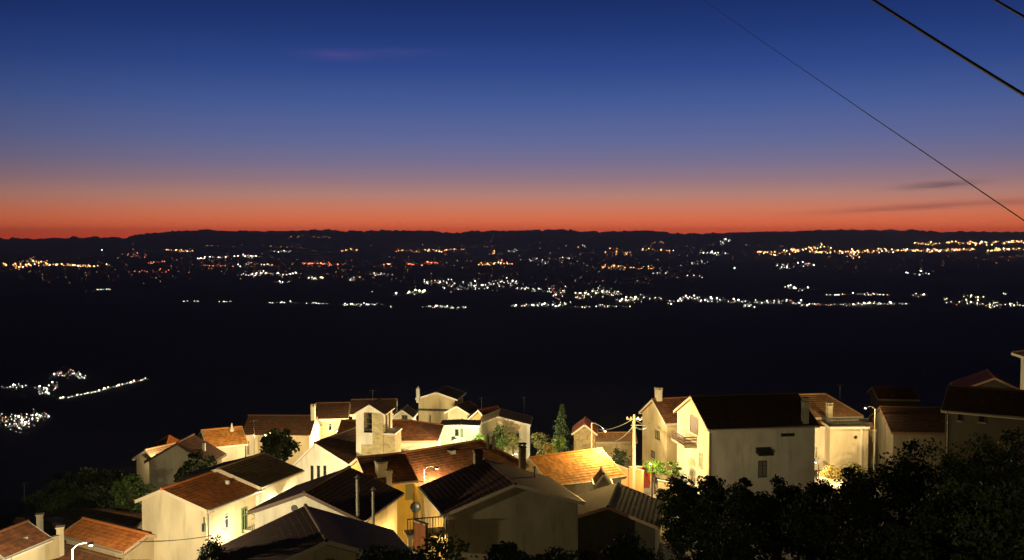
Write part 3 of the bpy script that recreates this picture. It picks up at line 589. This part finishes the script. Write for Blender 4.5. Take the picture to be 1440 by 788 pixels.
bush_at(1063 - 130, 720, 684, 22, 100, 'dark potted shrub before the white planter wall', mat='lf_dark', seed=19)
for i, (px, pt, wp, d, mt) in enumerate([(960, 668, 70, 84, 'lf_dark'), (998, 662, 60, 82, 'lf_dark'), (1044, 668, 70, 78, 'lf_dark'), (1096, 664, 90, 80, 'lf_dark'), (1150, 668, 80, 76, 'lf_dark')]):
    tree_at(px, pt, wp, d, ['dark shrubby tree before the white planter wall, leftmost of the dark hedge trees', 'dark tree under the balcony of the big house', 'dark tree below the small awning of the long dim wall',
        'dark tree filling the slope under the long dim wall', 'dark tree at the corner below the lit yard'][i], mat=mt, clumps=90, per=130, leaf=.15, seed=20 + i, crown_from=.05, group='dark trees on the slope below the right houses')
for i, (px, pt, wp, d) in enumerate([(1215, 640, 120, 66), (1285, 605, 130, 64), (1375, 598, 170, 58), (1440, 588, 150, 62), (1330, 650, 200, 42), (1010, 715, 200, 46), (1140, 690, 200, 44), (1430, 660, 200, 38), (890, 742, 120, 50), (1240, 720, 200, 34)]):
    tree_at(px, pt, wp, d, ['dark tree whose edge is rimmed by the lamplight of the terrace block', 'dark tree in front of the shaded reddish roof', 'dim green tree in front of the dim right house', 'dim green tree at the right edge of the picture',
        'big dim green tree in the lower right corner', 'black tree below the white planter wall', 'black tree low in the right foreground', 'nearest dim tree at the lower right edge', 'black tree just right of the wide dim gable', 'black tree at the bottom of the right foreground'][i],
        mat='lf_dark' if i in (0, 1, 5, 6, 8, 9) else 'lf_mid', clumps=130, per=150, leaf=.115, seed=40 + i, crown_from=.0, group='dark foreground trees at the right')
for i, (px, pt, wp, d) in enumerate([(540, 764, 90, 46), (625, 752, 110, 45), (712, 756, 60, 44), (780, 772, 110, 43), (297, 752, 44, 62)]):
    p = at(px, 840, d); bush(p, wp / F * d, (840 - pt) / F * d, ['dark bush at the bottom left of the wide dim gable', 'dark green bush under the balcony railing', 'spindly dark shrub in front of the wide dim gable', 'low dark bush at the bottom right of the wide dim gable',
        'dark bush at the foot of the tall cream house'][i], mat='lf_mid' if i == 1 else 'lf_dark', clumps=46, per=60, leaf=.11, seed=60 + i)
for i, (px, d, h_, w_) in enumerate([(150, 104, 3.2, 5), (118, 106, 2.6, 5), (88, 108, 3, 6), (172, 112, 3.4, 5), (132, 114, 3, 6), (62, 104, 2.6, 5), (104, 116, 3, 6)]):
    p = at(px, 700, d); p.z = ground(p.x, p.y); bush(p, w_, h_, 'dark scrub bush added to cover the lit slope left of the tall cream house', mat='lf_dark', clumps=26, per=60, leaf=.18, seed=80 + i, group='added scrub bushes on the left slope')  # scrub added to hide the lamplit ground
# ------------------------------------------------------------------ walls, pillars, small things
def garden_wall(x0, y0, x1, y1, h, label, mat='white', th=.25, zb=None, name='garden_wall', cat='wall', cope='conc'):
    a, c = Vector((x0, y0, 0)), Vector((x1, y1, 0)); z = min(ground(x0, y0), ground(x1, y1)) if zb is None else zb
    e = empty(name, (x0, y0, z), label, cat, math.atan2(y1 - y0, x1 - x0)); L = (c - a).length
    b = MB(); b.box((0, -th / 2, -1), (L, th / 2, h)); b.build('wall_body', mat, e)
    b = MB(); b.box((-.06, -th / 2 - .06, h), (L + .06, th / 2 + .06, h + .09)); b.build('coping', cope, e); return e
def gw(pa, pb, da, db, h, label, **k):
    a, c = at(*pa, da), at(*pb, db); return garden_wall(a.x, a.y, c.x, c.y, h, label, zb=min(a.z, c.z) - h, **k)
gw((925, 676), (958, 681), 108, 106, 3.2, 'white planter wall under the bright green trees')
gw((886, 657), (904, 661), 113, 111, 4.0, 'ochre wall at the foot of the utility pole', mat='ochre')
gw((840, 641), (884, 661), 119, 113, 2.0, 'pinkish low wall between brilliantly lit roof and utility pole', mat='peach')
gw((1158, 640), (1164, 660), 126, 121, 3.0, 'short white wall left of the terrace block')
gw((584, 733), (600, 737), 78, 77, 1.3, 'brick red wall beside the balcony railing', mat='brick')
b = MB(); p = at(905, 672, 114); e = empty('door', (p.x, p.y, p.z - 1.2), 'red door between the ochre wall and the bright green tree', 'door', -R(10)); b.box((-.75, 0, 0), (.75, .12, 2.4)); b.build('door_panel', 'redp', e)
b = MB(); b.box((-.9, -.03, 0), (-.75, .15, 2.55)); b.box((.75, -.03, 0), (.9, .15, 2.55)); b.box((-.75, -.03, 2.4), (.75, .15, 2.55)); b.build('door_frame', 'fascia', e)
# roof terrace at the far left bottom
tl = gw((40, 765), (82, 752), 78, 80, .75, 'pale parapet wall between two pillars at the far left', mat='beige')
def pillar(px, pt, pb, wpx, d, label, mat='cream', name='pillar', cat='pillar'):
    p = at(px, pb, d); w = wpx / F * d; h = (pb - pt) / F * d; e = empty(name, p, label, cat, R(20)); b = MB(); b.box((-w / 2, -w / 2, -2.5), (w / 2, w / 2, h - .1)); b.build('shaft', mat, e)
    b = MB(); b.box((-w / 2 - .07, -w / 2 - .07, h - .1), (w / 2 + .07, w / 2 + .07, h)); b.build('cap', mat, e)
pillar(34, 754, 780, 9, 77, 'square pale pillar at the left end of the parapet'); pillar(85, 740, 757, 9.5, 80.5, 'square pale pillar at the right end of the parapet')
pillar(56.5, 722, 750, 8.5, 86, 'tall pale chimney stack standing behind the parapet', 'chim', 'chimney_stack', 'chimney')
hB0 = house('house', 'small lit gabled porch cut by the lower left corner of the picture', at(2, 780, 76).x, 76.5, 32 - (776 - 330) / F * 76, 15, 4.6, 5, 1.2, .5, wall='cream', roof='t_brown', fascia='fasciaw')
hB1 = house('house', 'black roof in the dark behind the parapet', at(60, 760, 88).x, 90, 32 - (757 - 330) / F * 90, 113, 8, 9, 1.0, wall='grey', roof='t_dark', fascia=None)
p = at(585, 714, 78); dish(p, .9, 'grey satellite dish beside the yellow house wall', R(-10), 'metal')
for px, py, d, hh, lab in [(357.5, 640, 121, 4.4, 'tall thin aerial mast beside the dark round tree'), (524, 563, 148, 1.6, 'small aerial on the dark roof behind the church tower'), (677, 574, 152, 1.7, 'aerial above the orange red roof at the rear'),
                           (737, 576, 150, 2.0, 'aerial at the right end of the rear drab roof'), (1181, 558, 128, 1.6, 'aerial on the ridge of the peach hipped roof'), (588, 556, 162, 1.2, 'aerial on the left end of the tall ochre house'), (35, 730, 95, 3.6, 'thin dim mast in the dark at the far left'), (1300, 540, 140, 2.5, 'dim aerial in the dark right of the thin pale eave')]:
    aerial(at(px, py, d), hh, lab, random.random() * 3)
# ------------------------------------------------------------------ street lamps and poles
M['lamp'] = glow('warm_lamp_glass', (1, .78, .42), 9); M['lampw'] = glow('white_lamp_glass', (.9, 1, .85), 9)
WARM = (1, .70, .30); SOD = (1, .60, .16); WHT = (.80, 1.0, .60); CRM = (1, .80, .44)
def light(loc, power, col, parent=None, name='lamp_light', r=.12):
    l = bpy.data.lights.new(name, 'POINT'); l.energy = power; l.color = col; l.shadow_soft_size = r
    o = bpy.data.objects.new(name, l); COL.objects.link(o); o.location = loc
    if parent: o.parent = parent
    return o
def street_lamp(head, power, label, col=CRM, yaw=0, arm=1.2, mat='lamp', wallarm=False):
    """head: where the lamp hangs; the post stands on the ground one arm away"""
    d = Vector((math.sin(yaw), math.cos(yaw), 0)); base = Vector(head) - d * arm; gz = ground(base.x, base.y)
    e = empty('street_lamp', (base.x, base.y, gz), label, 'street lamp', -yaw, 'street lamps in the village'); H = head[2] - gz
    b = MB(); b.tube([(0, 0, -.5), (0, 0, H * .5), (0, 0, H - .1)], [.1, .085, .06], 8); b.lathe([(.2, 0), (.2, .1), (.1, .2)], n=10); b.build('post', 'conc' if 'pale' in label or 'white pole' in label or 'long curved' in label else 'iron', e)
    b = MB(); b.tube([(0, 0, H - .15), (0, arm * .25, H + .12), (0, arm * .6, H + .2), (0, arm * .85, H + .12)], .035, 6); b.build('arm', 'metal', e)
    b = MB(); b.lathe([(.02, .2), (.12, .18), (.2, .08), (.22, .0), (.20, -.01), (.1, .06)], (0, arm, H), 12); hd = b.build('lamp_head', 'metal', e)
    b = MB(); b.lathe([(.16, .03), (.15, -.03), (.08, -.09), (.01, -.1)], (0, arm, H), 12); b.build('lens', mat, hd)
    light((0, arm, H - .24), power, col, e); return e
K = 1.5
LAMPS = [  # px, py, depth, power, colour, yaw, label
 (128, 766, 66, 9000, CRM, 60, 'street lamp on a pale curved arm at the bottom left'),
 (344, 764, 80, 900, CRM, 0, 'street lamp low in the lane right of the tall cream house'),
 (402, 711, 88, 1300, CRM, 0, 'street lamp in the lane beside the house with drab brown roof'),
 (428, 690, 97, 3800, CRM, 0, 'street lamp between the drab brown roof and the church gable'),
 (560, 650, 108, 2400, CRM, 0, 'street lamp at the foot of the church tower'),
 (374, 612, 124, 5600, WARM, 200, 'street lamp beside the glowing orange roof'),
 (474, 606, 140, 4000, WARM, 90, 'street lamp before the yellow lit house left of the tower'),
 (640, 618, 117, 5500, WARM, 250, 'street lamp near the small skylight right of the tower'),
 (655, 622, 131, 1100, WHT, 0, 'greenish white street lamp before the pale green house'),
 (614, 659, 92, 1200, WARM, 90, 'street lamp on a white pole over the yellow court'),
 (564, 766, 80, 900, SOD, 0, 'orange street lamp low in the yellow court by the bushes'),
 (733, 640, 130, 4200, CRM, 90, 'street lamp behind the black chimney'),
 (900, 590, 119, 1700, CRM, 60, 'street lamp just behind the utility pole'),
 (915, 652, 109, 700, CRM, 0, 'street lamp by the bright green tree'),
 (1147, 650, 118, 1300, WARM, 0, 'street lamp at the foot of the short white wall'),
 (1190, 664, 112, 2100, WARM, 0, 'street lamp hidden among the dark trees under the terrace block'),
 (1062, 700, 92, 620, CRM, 0, 'street lamp added behind the dark trees to light the long side wall'),  # added lamp, brightens the long side wall
 (604, 600, 148, 4200, CRM, 180, 'street lamp under the tall ochre house'),
 (222, 640, 121, 900, CRM, 0, 'street lamp beside the narrow house at the far left'),
 (1217, 574, 121, 500, WARM, -90, 'street lamp on a white pole right of the roof terrace'),
 (1470, 548, 104, 350, CRM, 0, 'street lamp at the right edge beside the pale tall house'),
]
for px, py, d, pw, c, yw, lab in LAMPS: street_lamp(at(px, py, d), pw * K, lab, c, R(yw), mat='lampw' if c is WHT else 'lamp')
street_lamp((16, -14, 41), 11000, 'unseen street lamp added above the viewer to lift the shaded walls', CRM, 0)  # added lamp out of view, fills the dim front walls and trees
street_lamp(at(851, 606, 107.2), 8500, 'street lamp on a long curved arm over the brilliantly lit orange roof', SOD, R(168), 5.2)
# utility pole
p = at(892, 583, 112); gz = ground(p.x, p.y); e = empty('utility_pole', (p.x, p.y, gz), 'white concrete utility pole with wires and bright insulators', 'utility pole'); H = p.z - gz
b = MB(); b.tube([(0, 0, -.5), (0, 0, H)], [.24, .15], 10); b.build('pole', 'conc', e)
b = MB(); b.box((-.9, -.06, H - .6), (1.1, .06, H - .48)); b.box((-.4, -.06, H - 1.3), (1.3, .06, H - 1.2)); b.build('cross_arm', 'metal', e)
for k in range(5):
    b = MB(); b.lathe([(.03, 0), (.08, .03), (.05, .09), (.09, .13), (.02, .24)], (-.8 + k * .42, 0, H - .48), 8); b.build('insulator', 'fasciaw', e)
def wire(a, c, sag, r, label, n=24, cat='cable', name='overhead_cable', group=None, mat='cable'):
    a, c = Vector(a), Vector(c); pts = [a.lerp(c, k / n) - Vector((0, 0, 4 * sag * (k / n) * (1 - k / n))) for k in range(n + 1)]
    b = MB(); b.tube(pts, r, 6); return tag(b.build(name, mat), label, cat, group)
top = at(892, 588, 112)
wire(top, at(838, 604, 130), .5, .03, 'pale wire from the utility pole to the slim stone house', mat='conc'); wire(top - Vector((0, 0, .8)), at(866, 620, 124), .3, .06, 'thick pale cable running down left from the utility pole', mat='conc')
wire(top, at(912, 596, 122), .3, .05, 'pale wire from the utility pole to the stained house', mat='conc'); wire(top - Vector((0, 0, .9)), at(911, 600, 122), .4, .05, 'lower pale wire from the utility pole to the stained house', mat='conc')
wire(at(194, 762, 80), at(299, 753, 79), .15, .025, 'thin dark strand put as a wire shadow across the blank gable of the tall cream house')  # black strand laid where wire shadows cross the gable
wire(at(978, -8, 85), at(1470, 331, 12), .05, .0085, 'thin long wire slanting down across the right sky', 40)
wire(at(1200, -18, 11), at(1475, 155, 8.5), .012, .0165, 'thick dark cable in the upper right sky', 30)
wire(at(1365, -21, 9), at(1480, 46, 8), .008, .012, 'short dark cable across the top right corner', 12)
# ------------------------------------------------------------------ town lights on the plain
CT = {'w': (1, .93, .78), 'b': (.85, .95, 1), 'y': (1, .85, .40), 'o': (1, .46, .15), 'r': (1, .22, .10), 'g': (.8, 1, .72)}
def city_mat(c, s):
    k = 'town_light_%s_%d' % (c, round(s * 10))
    if k not in M: M[k] = glow(k, CT[c], s, False)
    return M[k]
NEAR = [  # label, colour, px size, strength, [(x0, y0, x1, y1, n)]
 ('white lamp in the dense knot of lights at the lower left edge', 'w', .95, 6, [(0, 577, 66, 604, 46)]),
 ('white lamp on the branching lit streets above the lower left knot', 'w', .75, 4, [(0, 541, 36, 548, 7), (50, 538, 80, 556, 15), (72, 519, 120, 536, 13)]),
 ('pale lamp along the single lit road rising right of the lower left streets', 'y', .65, 4, [(79, 562, 115, 556, 7), (115, 556, 142, 550, 6), (142, 549, 172, 542, 8), (172, 542, 208, 533, 9)]),
 ('faint white lamp in the sparse row at the left foot of the dark valley', 'w', .6, 2.2, [(257, 424, 279, 425, 4), (307, 425, 326, 425, 4), (378, 425, 416, 427, 8), (430, 427, 460, 428, 6)]),
 ('greenish lamp in the row along the middle foot of the dark valley', 'g', .6, 2.4, [(484, 427, 536, 431, 12), (546, 431, 556, 433, 2), (594, 430, 652, 435, 15)]),
 ('bluish white single lamp left of the yellow floodlights', 'b', .8, 6, [(518, 410, 530, 413, 2), (556, 414, 558, 416, 1)]),
 ('yellow floodlight in the brightest short row of the middle plain', 'y', .9, 6, [(573, 409, 596, 415, 9)]),
 ('white lamp of the scattered village right of the yellow floodlights', 'w', .6, 3, [(596, 393, 612, 402, 5), (614, 392, 662, 412, 14), (660, 392, 726, 409, 22), (726, 405, 760, 410, 6)]),
 ('white lamp in the lower centre row under the scattered village', 'w', .65, 3.4, [(718, 428, 756, 433, 9), (753, 424, 803, 433, 14), (772, 402, 797, 421, 9)]),
 ('yellowish white lamp of the densest centre right town', 'y', .7, 4, [(812, 406, 872, 422, 28), (868, 416, 932, 427, 17), (936, 420, 960, 428, 5), (806, 430, 885, 434, 9)]),
 ('bright lamp in the long row at the right foot of the dark valley', 'w', .75, 4, [(960, 416, 983, 424, 8), (983, 420, 1046, 427, 15), (1046, 426, 1062, 435, 6), (1062, 421, 1112, 429, 11), (1110, 424, 1142, 432, 9), (1150, 426, 1272, 431, 20)]),
 ('white lamp of the little isolated group above the long right row', 'w', .6, 3.4, [(1104, 402, 1136, 411, 7)]),
 ('yellowish lamp of the far right group at the valley foot', 'y', .7, 4, [(1336, 423, 1440, 434, 22), (1281, 412, 1306, 418, 5), (1350, 410, 1416, 424, 6), (1328, 418, 1334, 424, 2)]),
]
FAR = [
 ('dense orange lights of the far town at the left edge', 'o', .6, 4.6, [(2, 370, 10, 377, 3), (20, 364, 66, 379, 26), (66, 372, 136, 376, 18), (148, 373, 157, 375, 2)]),
 ('dim reddish lights scattered right of the left far town', 'r', .5, 1.2, [(172, 353, 204, 366, 7), (208, 367, 232, 371, 6), (280, 373, 328, 376, 8), (184, 379, 255, 385, 9)]),
 ('orange light row below the left hills', 'o', .55, 3, [(230, 351, 270, 355, 12)]),
 ('white lights of the plain below the left hills', 'w', .55, 2.6, [(277, 362, 292, 366, 4), (293, 361, 318, 364, 6), (330, 359, 369, 363, 11), (335, 370, 382, 376, 8), (382, 352, 408, 356, 6), (340, 382, 378, 389, 13), (376, 383, 418, 388, 10), (434, 389, 456, 395, 8), (388, 396, 406, 400, 4), (440, 352, 454, 354, 2)]),
 ('red orange light cluster left of centre', 'r', .6, 2.6, [(424, 369, 474, 375, 13), (572, 369, 614, 374, 12), (535, 371, 552, 374, 4)]),
 ('orange lights along the centre below the hills', 'o', .55, 2.6, [(480, 351, 508, 356, 6), (556, 352, 592, 356, 7), (590, 350, 652, 355, 14), (674, 368, 720, 375, 18), (690, 352, 696, 358, 3)]),
 ('dim pale lights of the centre plain', 'w', .45, 1.4, [(710, 350, 736, 355, 5), (738, 364, 772, 373, 7), (788, 362, 808, 365, 5), (812, 346, 826, 350, 3), (484, 388, 508, 396, 5), (518, 384, 552, 389, 9), (838, 382, 846, 386, 2), (918, 382, 946, 387, 5), (960, 366, 1000, 373, 5), (964, 385, 988, 392, 4)]),
 ('orange lights of the plain right of centre', 'o', .55, 2.4, [(852, 348, 888, 362, 10), (912, 340, 932, 344, 4), (895, 350, 948, 355, 9), (846, 373, 920, 381, 18)]),
 ('white light knot left of the long right orange band', 'w', .6, 3, [(984, 354, 1022, 359, 10), (1012, 334, 1028, 346, 5), (1094, 368, 1144, 380, 12), (1272, 383, 1316, 389, 4), (1164, 413, 1248, 417, 12)]),
 ('long orange band of lights of the right far town', 'o', .65, 4.6, [(1068, 350, 1128, 360, 20), (1132, 344, 1168, 354, 9), (1144, 350, 1280, 358, 46), (1190, 356, 1208, 365, 6), (1282, 350, 1368, 355, 32), (1288, 340, 1334, 346, 10), (1338, 339, 1440, 345, 30), (1390, 349, 1440, 355, 16)]),
 ('faint lights on the slopes of the horizon hills', 'o', .4, .9, [(405, 331, 462, 337, 9), (690, 331, 702, 333, 2), (280, 344, 420, 350, 7), (500, 344, 700, 349, 9), (900, 344, 1100, 349, 8)]),
 ('single white light points on the dark plain', 'b', .65, 4, [(1033, 377, 1035, 379, 1), (638, 373, 640, 375, 1), (142, 352, 144, 354, 1)]),
 ('faint greenish lights in the dark at the left', 'g', .5, .9, [(119, 409, 121, 411, 1), (130, 409, 132, 411, 1), (133, 407, 158, 409, 5), (60, 394, 64, 396, 1), (735, 408, 800, 411, 4)]),
]
lr = random.Random(11)
def spots(lst, mul=1):
    for x0, y0, x1, y1, n in lst:
        n = max(1, int(n * mul)) if n > 2 else n
        slope = abs(y1 - y0) <= 10 and n <= 9 and (x1 - x0) > 25 and y1 < y0 + 1
        for k in range(n):
            u = min(1, max(0, (k + lr.random()) / n + lr.gauss(0, .06))) if lr.random() < .5 else lr.random()
            if not (slope or y1 < y0): u = lr.betavariate(1.25, 1.25) * 1.1 - .05
            yy = y0 + (y1 - y0) * u + lr.uniform(-.8, .8) if slope or y1 < y0 else (y0 + y1) / 2 + (y1 - y0) * .5 * (max(-1.15, min(1.15, lr.gauss(0, .5))) * (1 - abs(u - .5)) + .35 * math.sin(x0 + 5 * u))
            yield x0 + (x1 - x0) * u, yy, lr.choice((.25, .4, .6, .8, 1, 1.3, 1.8, 2.4))
def lamp_mesh(b, r, loc=(0, 0, 0), mi=0):        # a globe lantern on a stub of post
    b.lathe([(.02, -r), (r * .7, -r * .7), (r, 0), (r * .7, r * .7), (.02, r)], loc, 8, mi); b.tube([Vector(loc) - Vector((0, 0, r * 2.2)), Vector(loc) - Vector((0, 0, r * .9))], r * .2, 5, mi + 1)
def city_lamp(size, c, s):
    key = (round(size, 1), c, round(s, 1))
    if key not in city_lamp.cache:
        b = MB(); lamp_mesh(b, size); o = b.build('distant_lamp', [city_mat(c, s), 'dmetal']); city_lamp.cache[key] = o; return o
    o = city_lamp.cache[key].copy(); COL.objects.link(o); return o
city_lamp.cache = {}
PXR = .5 * 1440 / 1024 / F            # half a rendered pixel per metre of distance
count = 0; spill = []
for lab, c, k, s, lst in NEAR:
    for px, py, v in spots(lst):
        q = hit(px, py)
        if q is None: continue
        r = round(q.y * PXR * k * 1.25 * v ** .5 / .3) * .3 or .3; cc = c if lr.random() < .75 else lr.choice('wyg')
        if count < 300:
            o = city_lamp(r, cc, s * v); o.location = q + Vector((0, 0, r * 2.2)); count += 1
            tag(o, lab, 'lamp', lab.replace('lamp', 'lamps', 1).replace('floodlight ', 'floodlights ', 1))
        else:
            b = MB(); lamp_mesh(b, r, q + Vector((0, 0, r * 2.2))); spill.append((b, cc, s * v))
def merge(name, label, items):
    b = MB(); mats = []; 
    for pts, c, s in items:
        m = city_mat(c, s)
        if m not in mats: mats.append(m)
        k = len(b.v); src = pts; b.v += src.v; b.f += [tuple(i + k for i in f) for f in src.f]; b.mi += [mats.index(m) if i == 0 else -1 for i in src.mi]; b.tv += src.tv
    mats.append(M['dmetal']); b.mi = [len(mats) - 1 if i < 0 else i for i in b.mi]
    return tag(b.build(name, mats), label, 'lights', kind='stuff')
FAR.append(('thin scatter of faint lights over the whole dark plain', 'o', .36, .7, [(0, 350, 480, 398, 70), (480, 346, 960, 400, 100), (960, 346, 1440, 385, 70), (400, 384, 900, 405, 50), (250, 355, 480, 390, 40)]))
FAR.append(('faint small lights scattered among the brighter lamps at the valley foot', 'w', .42, 1.6, [(x0, y0, x1, y1, n) for e_ in NEAR for (x0, y0, x1, y1, n) in e_[4]]))
if spill: merge('town_lights', 'remaining small lamps of the right group at the valley foot', spill)
for lab, c, k, s, lst in FAR:
    items = []
    for px, py, v in spots(lst, 3.2):
        q = hit(px, py)
        if q is None: continue
        s_ = s * 1.35; r = q.y * PXR * k * 1.0 * v ** .5; b = MB(); lamp_mesh(b, r, q + Vector((0, 0, r * 1.6))); items.append((b, c if lr.random() < .8 else lr.choice('owr'), round(s_ * v, 1)))
    merge('town_lights', lab, items)
# ------------------------------------------------------------------ haze
b = MB(); b.box((-36000, -3200, -388), (36000, 34000, 232)); hz = b.build('haze', 'cable'); hz.data.materials.clear(); hm = bpy.data.materials.new('dusk_haze'); hm.use_nodes = True
nt = hm.node_tree; nt.nodes.remove(nt.nodes['Principled BSDF']); pv = nt.nodes.new('ShaderNodeVolumePrincipled'); pv.inputs['Color'].default_value = (.72, .86, .72, 1); pv.inputs['Density'].default_value = 1.9e-5; pv.inputs['Anisotropy'].default_value = .7
nt.links.new(pv.outputs[0], nt.nodes['Material Output'].inputs['Volume']); hz.data.materials.append(hm); tag(hz, 'thin evening haze over the plain', 'haze', kind='stuff')
# ------------------------------------------------------------------ dusk sky
w = bpy.data.worlds.new('World'); sc.world = w; w.use_nodes = True; nt = w.node_tree; bg = nt.nodes['Background']
class WN(NT):
    def __init__(s, t): s.t = t
W = WN(nt)
tc = W.n('ShaderNodeTexCoord'); sp = W.n('ShaderNodeSeparateXYZ'); W.l(tc.outputs['Generated'], sp.inputs[0])
def mth(op, a, b=None, c=None):
    m = W.n('ShaderNodeMath'); m.operation = op
    for i, v in enumerate((a, b, c)):
        if v is None: continue
        if isinstance(v, (int, float)): m.inputs[i].default_value = v
        else: W.l(v, m.inputs[i])
    return m.outputs[0]
X, Y, Z = sp.outputs
mr = W.n('ShaderNodeMapRange'); mr.inputs['From Min'].default_value = -.02; mr.inputs['From Max'].default_value = .5; W.l(Z, mr.inputs[0])
def zs(py): return (math.sin(math.atan((HOR - py) / F)) + .02) / .52
SKY = [(345, (236, 78, 42)), (329, (234, 86, 50)), (318, (232, 106, 66)), (306, (222, 116, 80)), (292, (204, 124, 98)), (276, (180, 128, 116)), (255, (146, 118, 128)), (230, (118, 110, 140)), (200, (95, 103, 148)), (150, (68, 89, 147)), (100, (46, 70, 134)), (50, (32, 55, 116)), (0, (23, 43, 98)), (-180, (8, 15, 40)), (-390, (3, 7, 20))]
skyc = W.ramp(mr.outputs[0], [(max(0, zs(py)), lin(*c)) for py, c in SKY])
# the glow is in the west (ahead, slightly right); the sky darkens to the sides and behind
hl_ = mth('SQRT', mth('ADD', mth('MULTIPLY', X, X), mth('MULTIPLY', Y, Y))); ca = mth('DIVIDE', mth('ADD', mth('MULTIPLY', X, math.sin(R(6))), mth('MULTIPLY', Y, math.cos(R(6)))), mth('MAXIMUM', hl_, .001))
azr = W.n('ShaderNodeMapRange'); azr.interpolation_type = 'SMOOTHSTEP'; azr.inputs['From Min'].default_value = .5; azr.inputs['From Max'].default_value = 1.02; azr.inputs['To Min'].default_value = .04; azr.inputs['To Max'].default_value = 1.08; W.l(ca, azr.inputs[0])
dim = W.mix(1.0, skyc, (1, 1, 1), 'MULTIPLY'); mm = W.n('ShaderNodeVectorMath'); mm.operation = 'SCALE'; W.l(skyc, mm.inputs[0]); W.l(azr.outputs[0], mm.inputs['Scale'])
colr = mm.outputs[0]
nzt = W.n('ShaderNodeTexNoise'); nzt.inputs['Scale'].default_value = 60; nzt.inputs['Detail'].default_value = 5; mp = W.n('ShaderNodeMapping'); mp.inputs['Scale'].default_value = (.35, .35, 6); W.l(tc.outputs['Generated'], mp.inputs[0]); W.l(mp.outputs[0], nzt.inputs['Vector'])
def wisp(col_in, px, py, lx, ly, tilt, c, strength):
    d = ray(px, py).normalized(); rt = Vector((d.y, -d.x, 0)).normalized(); up = rt.cross(d).normalized()
    if up.z < 0: up = -up
    a = R(tilt); ax = rt * math.cos(a) + up * math.sin(a); ay = up * math.cos(a) - rt * math.sin(a)
    def dot(v, off, l):
        m = W.n('ShaderNodeVectorMath'); m.operation = 'DOT_PRODUCT'; m.inputs[1].default_value = v; W.l(tc.outputs['Generated'], m.inputs[0])
        return mth('DIVIDE', mth('SUBTRACT', m.outputs['Value'], off), l / F)
    u, v = dot(ax, d.dot(ax), lx), dot(ay, d.dot(ay), ly)
    v = mth('ADD', v, mth('MULTIPLY', mth('SUBTRACT', nzt.outputs[0], .5), 1.6))
    g_ = mth('POWER', 2.718, mth('MULTIPLY', mth('ADD', mth('MULTIPLY', u, u), mth('MULTIPLY', v, v)), -1)); front = mth('GREATER_THAN', Y, 0)
    fac = mth('MULTIPLY', mth('MULTIPLY', mth('MULTIPLY', g_, strength), front), mth('MINIMUM', mth('MULTIPLY', nzt.outputs[0], 1.9), 1))
    return W.mix(fac, col_in, lin(*c), 'MIX')
colr = wisp(colr, 470, 77, 42, 6, 1, (96, 80, 150), .34); colr = wisp(colr, 565, 74, 60, 5, 1, (80, 78, 148), .28)
colr = wisp(colr, 1322, 260, 44, 4, 3, (112, 88, 92), .9); colr = wisp(colr, 1290, 291, 110, 4, 3, (160, 92, 80), .75); colr = wisp(colr, 1440, 284, 70, 4, 2, (170, 100, 84), .6); colr = wisp(colr, 590, 205, 80, 5, 4, (112, 106, 150), .45)
W.l(colr, bg.inputs[0]); bg.inputs[1].default_value = 1.0
# ------------------------------------------------------------------ render settings
sc.render.engine = 'CYCLES'; sc.cycles.use_denoising = True
sc.cycles.max_bounces = 5; sc.cycles.diffuse_bounces = 3; sc.cycles.volume_bounces = 0; sc.cycles.sample_clamp_indirect = 4
sc.view_settings.view_transform = 'Standard'; sc.view_settings.look = 'None'; sc.view_settings.exposure = 0; sc.view_settings.gamma = 1
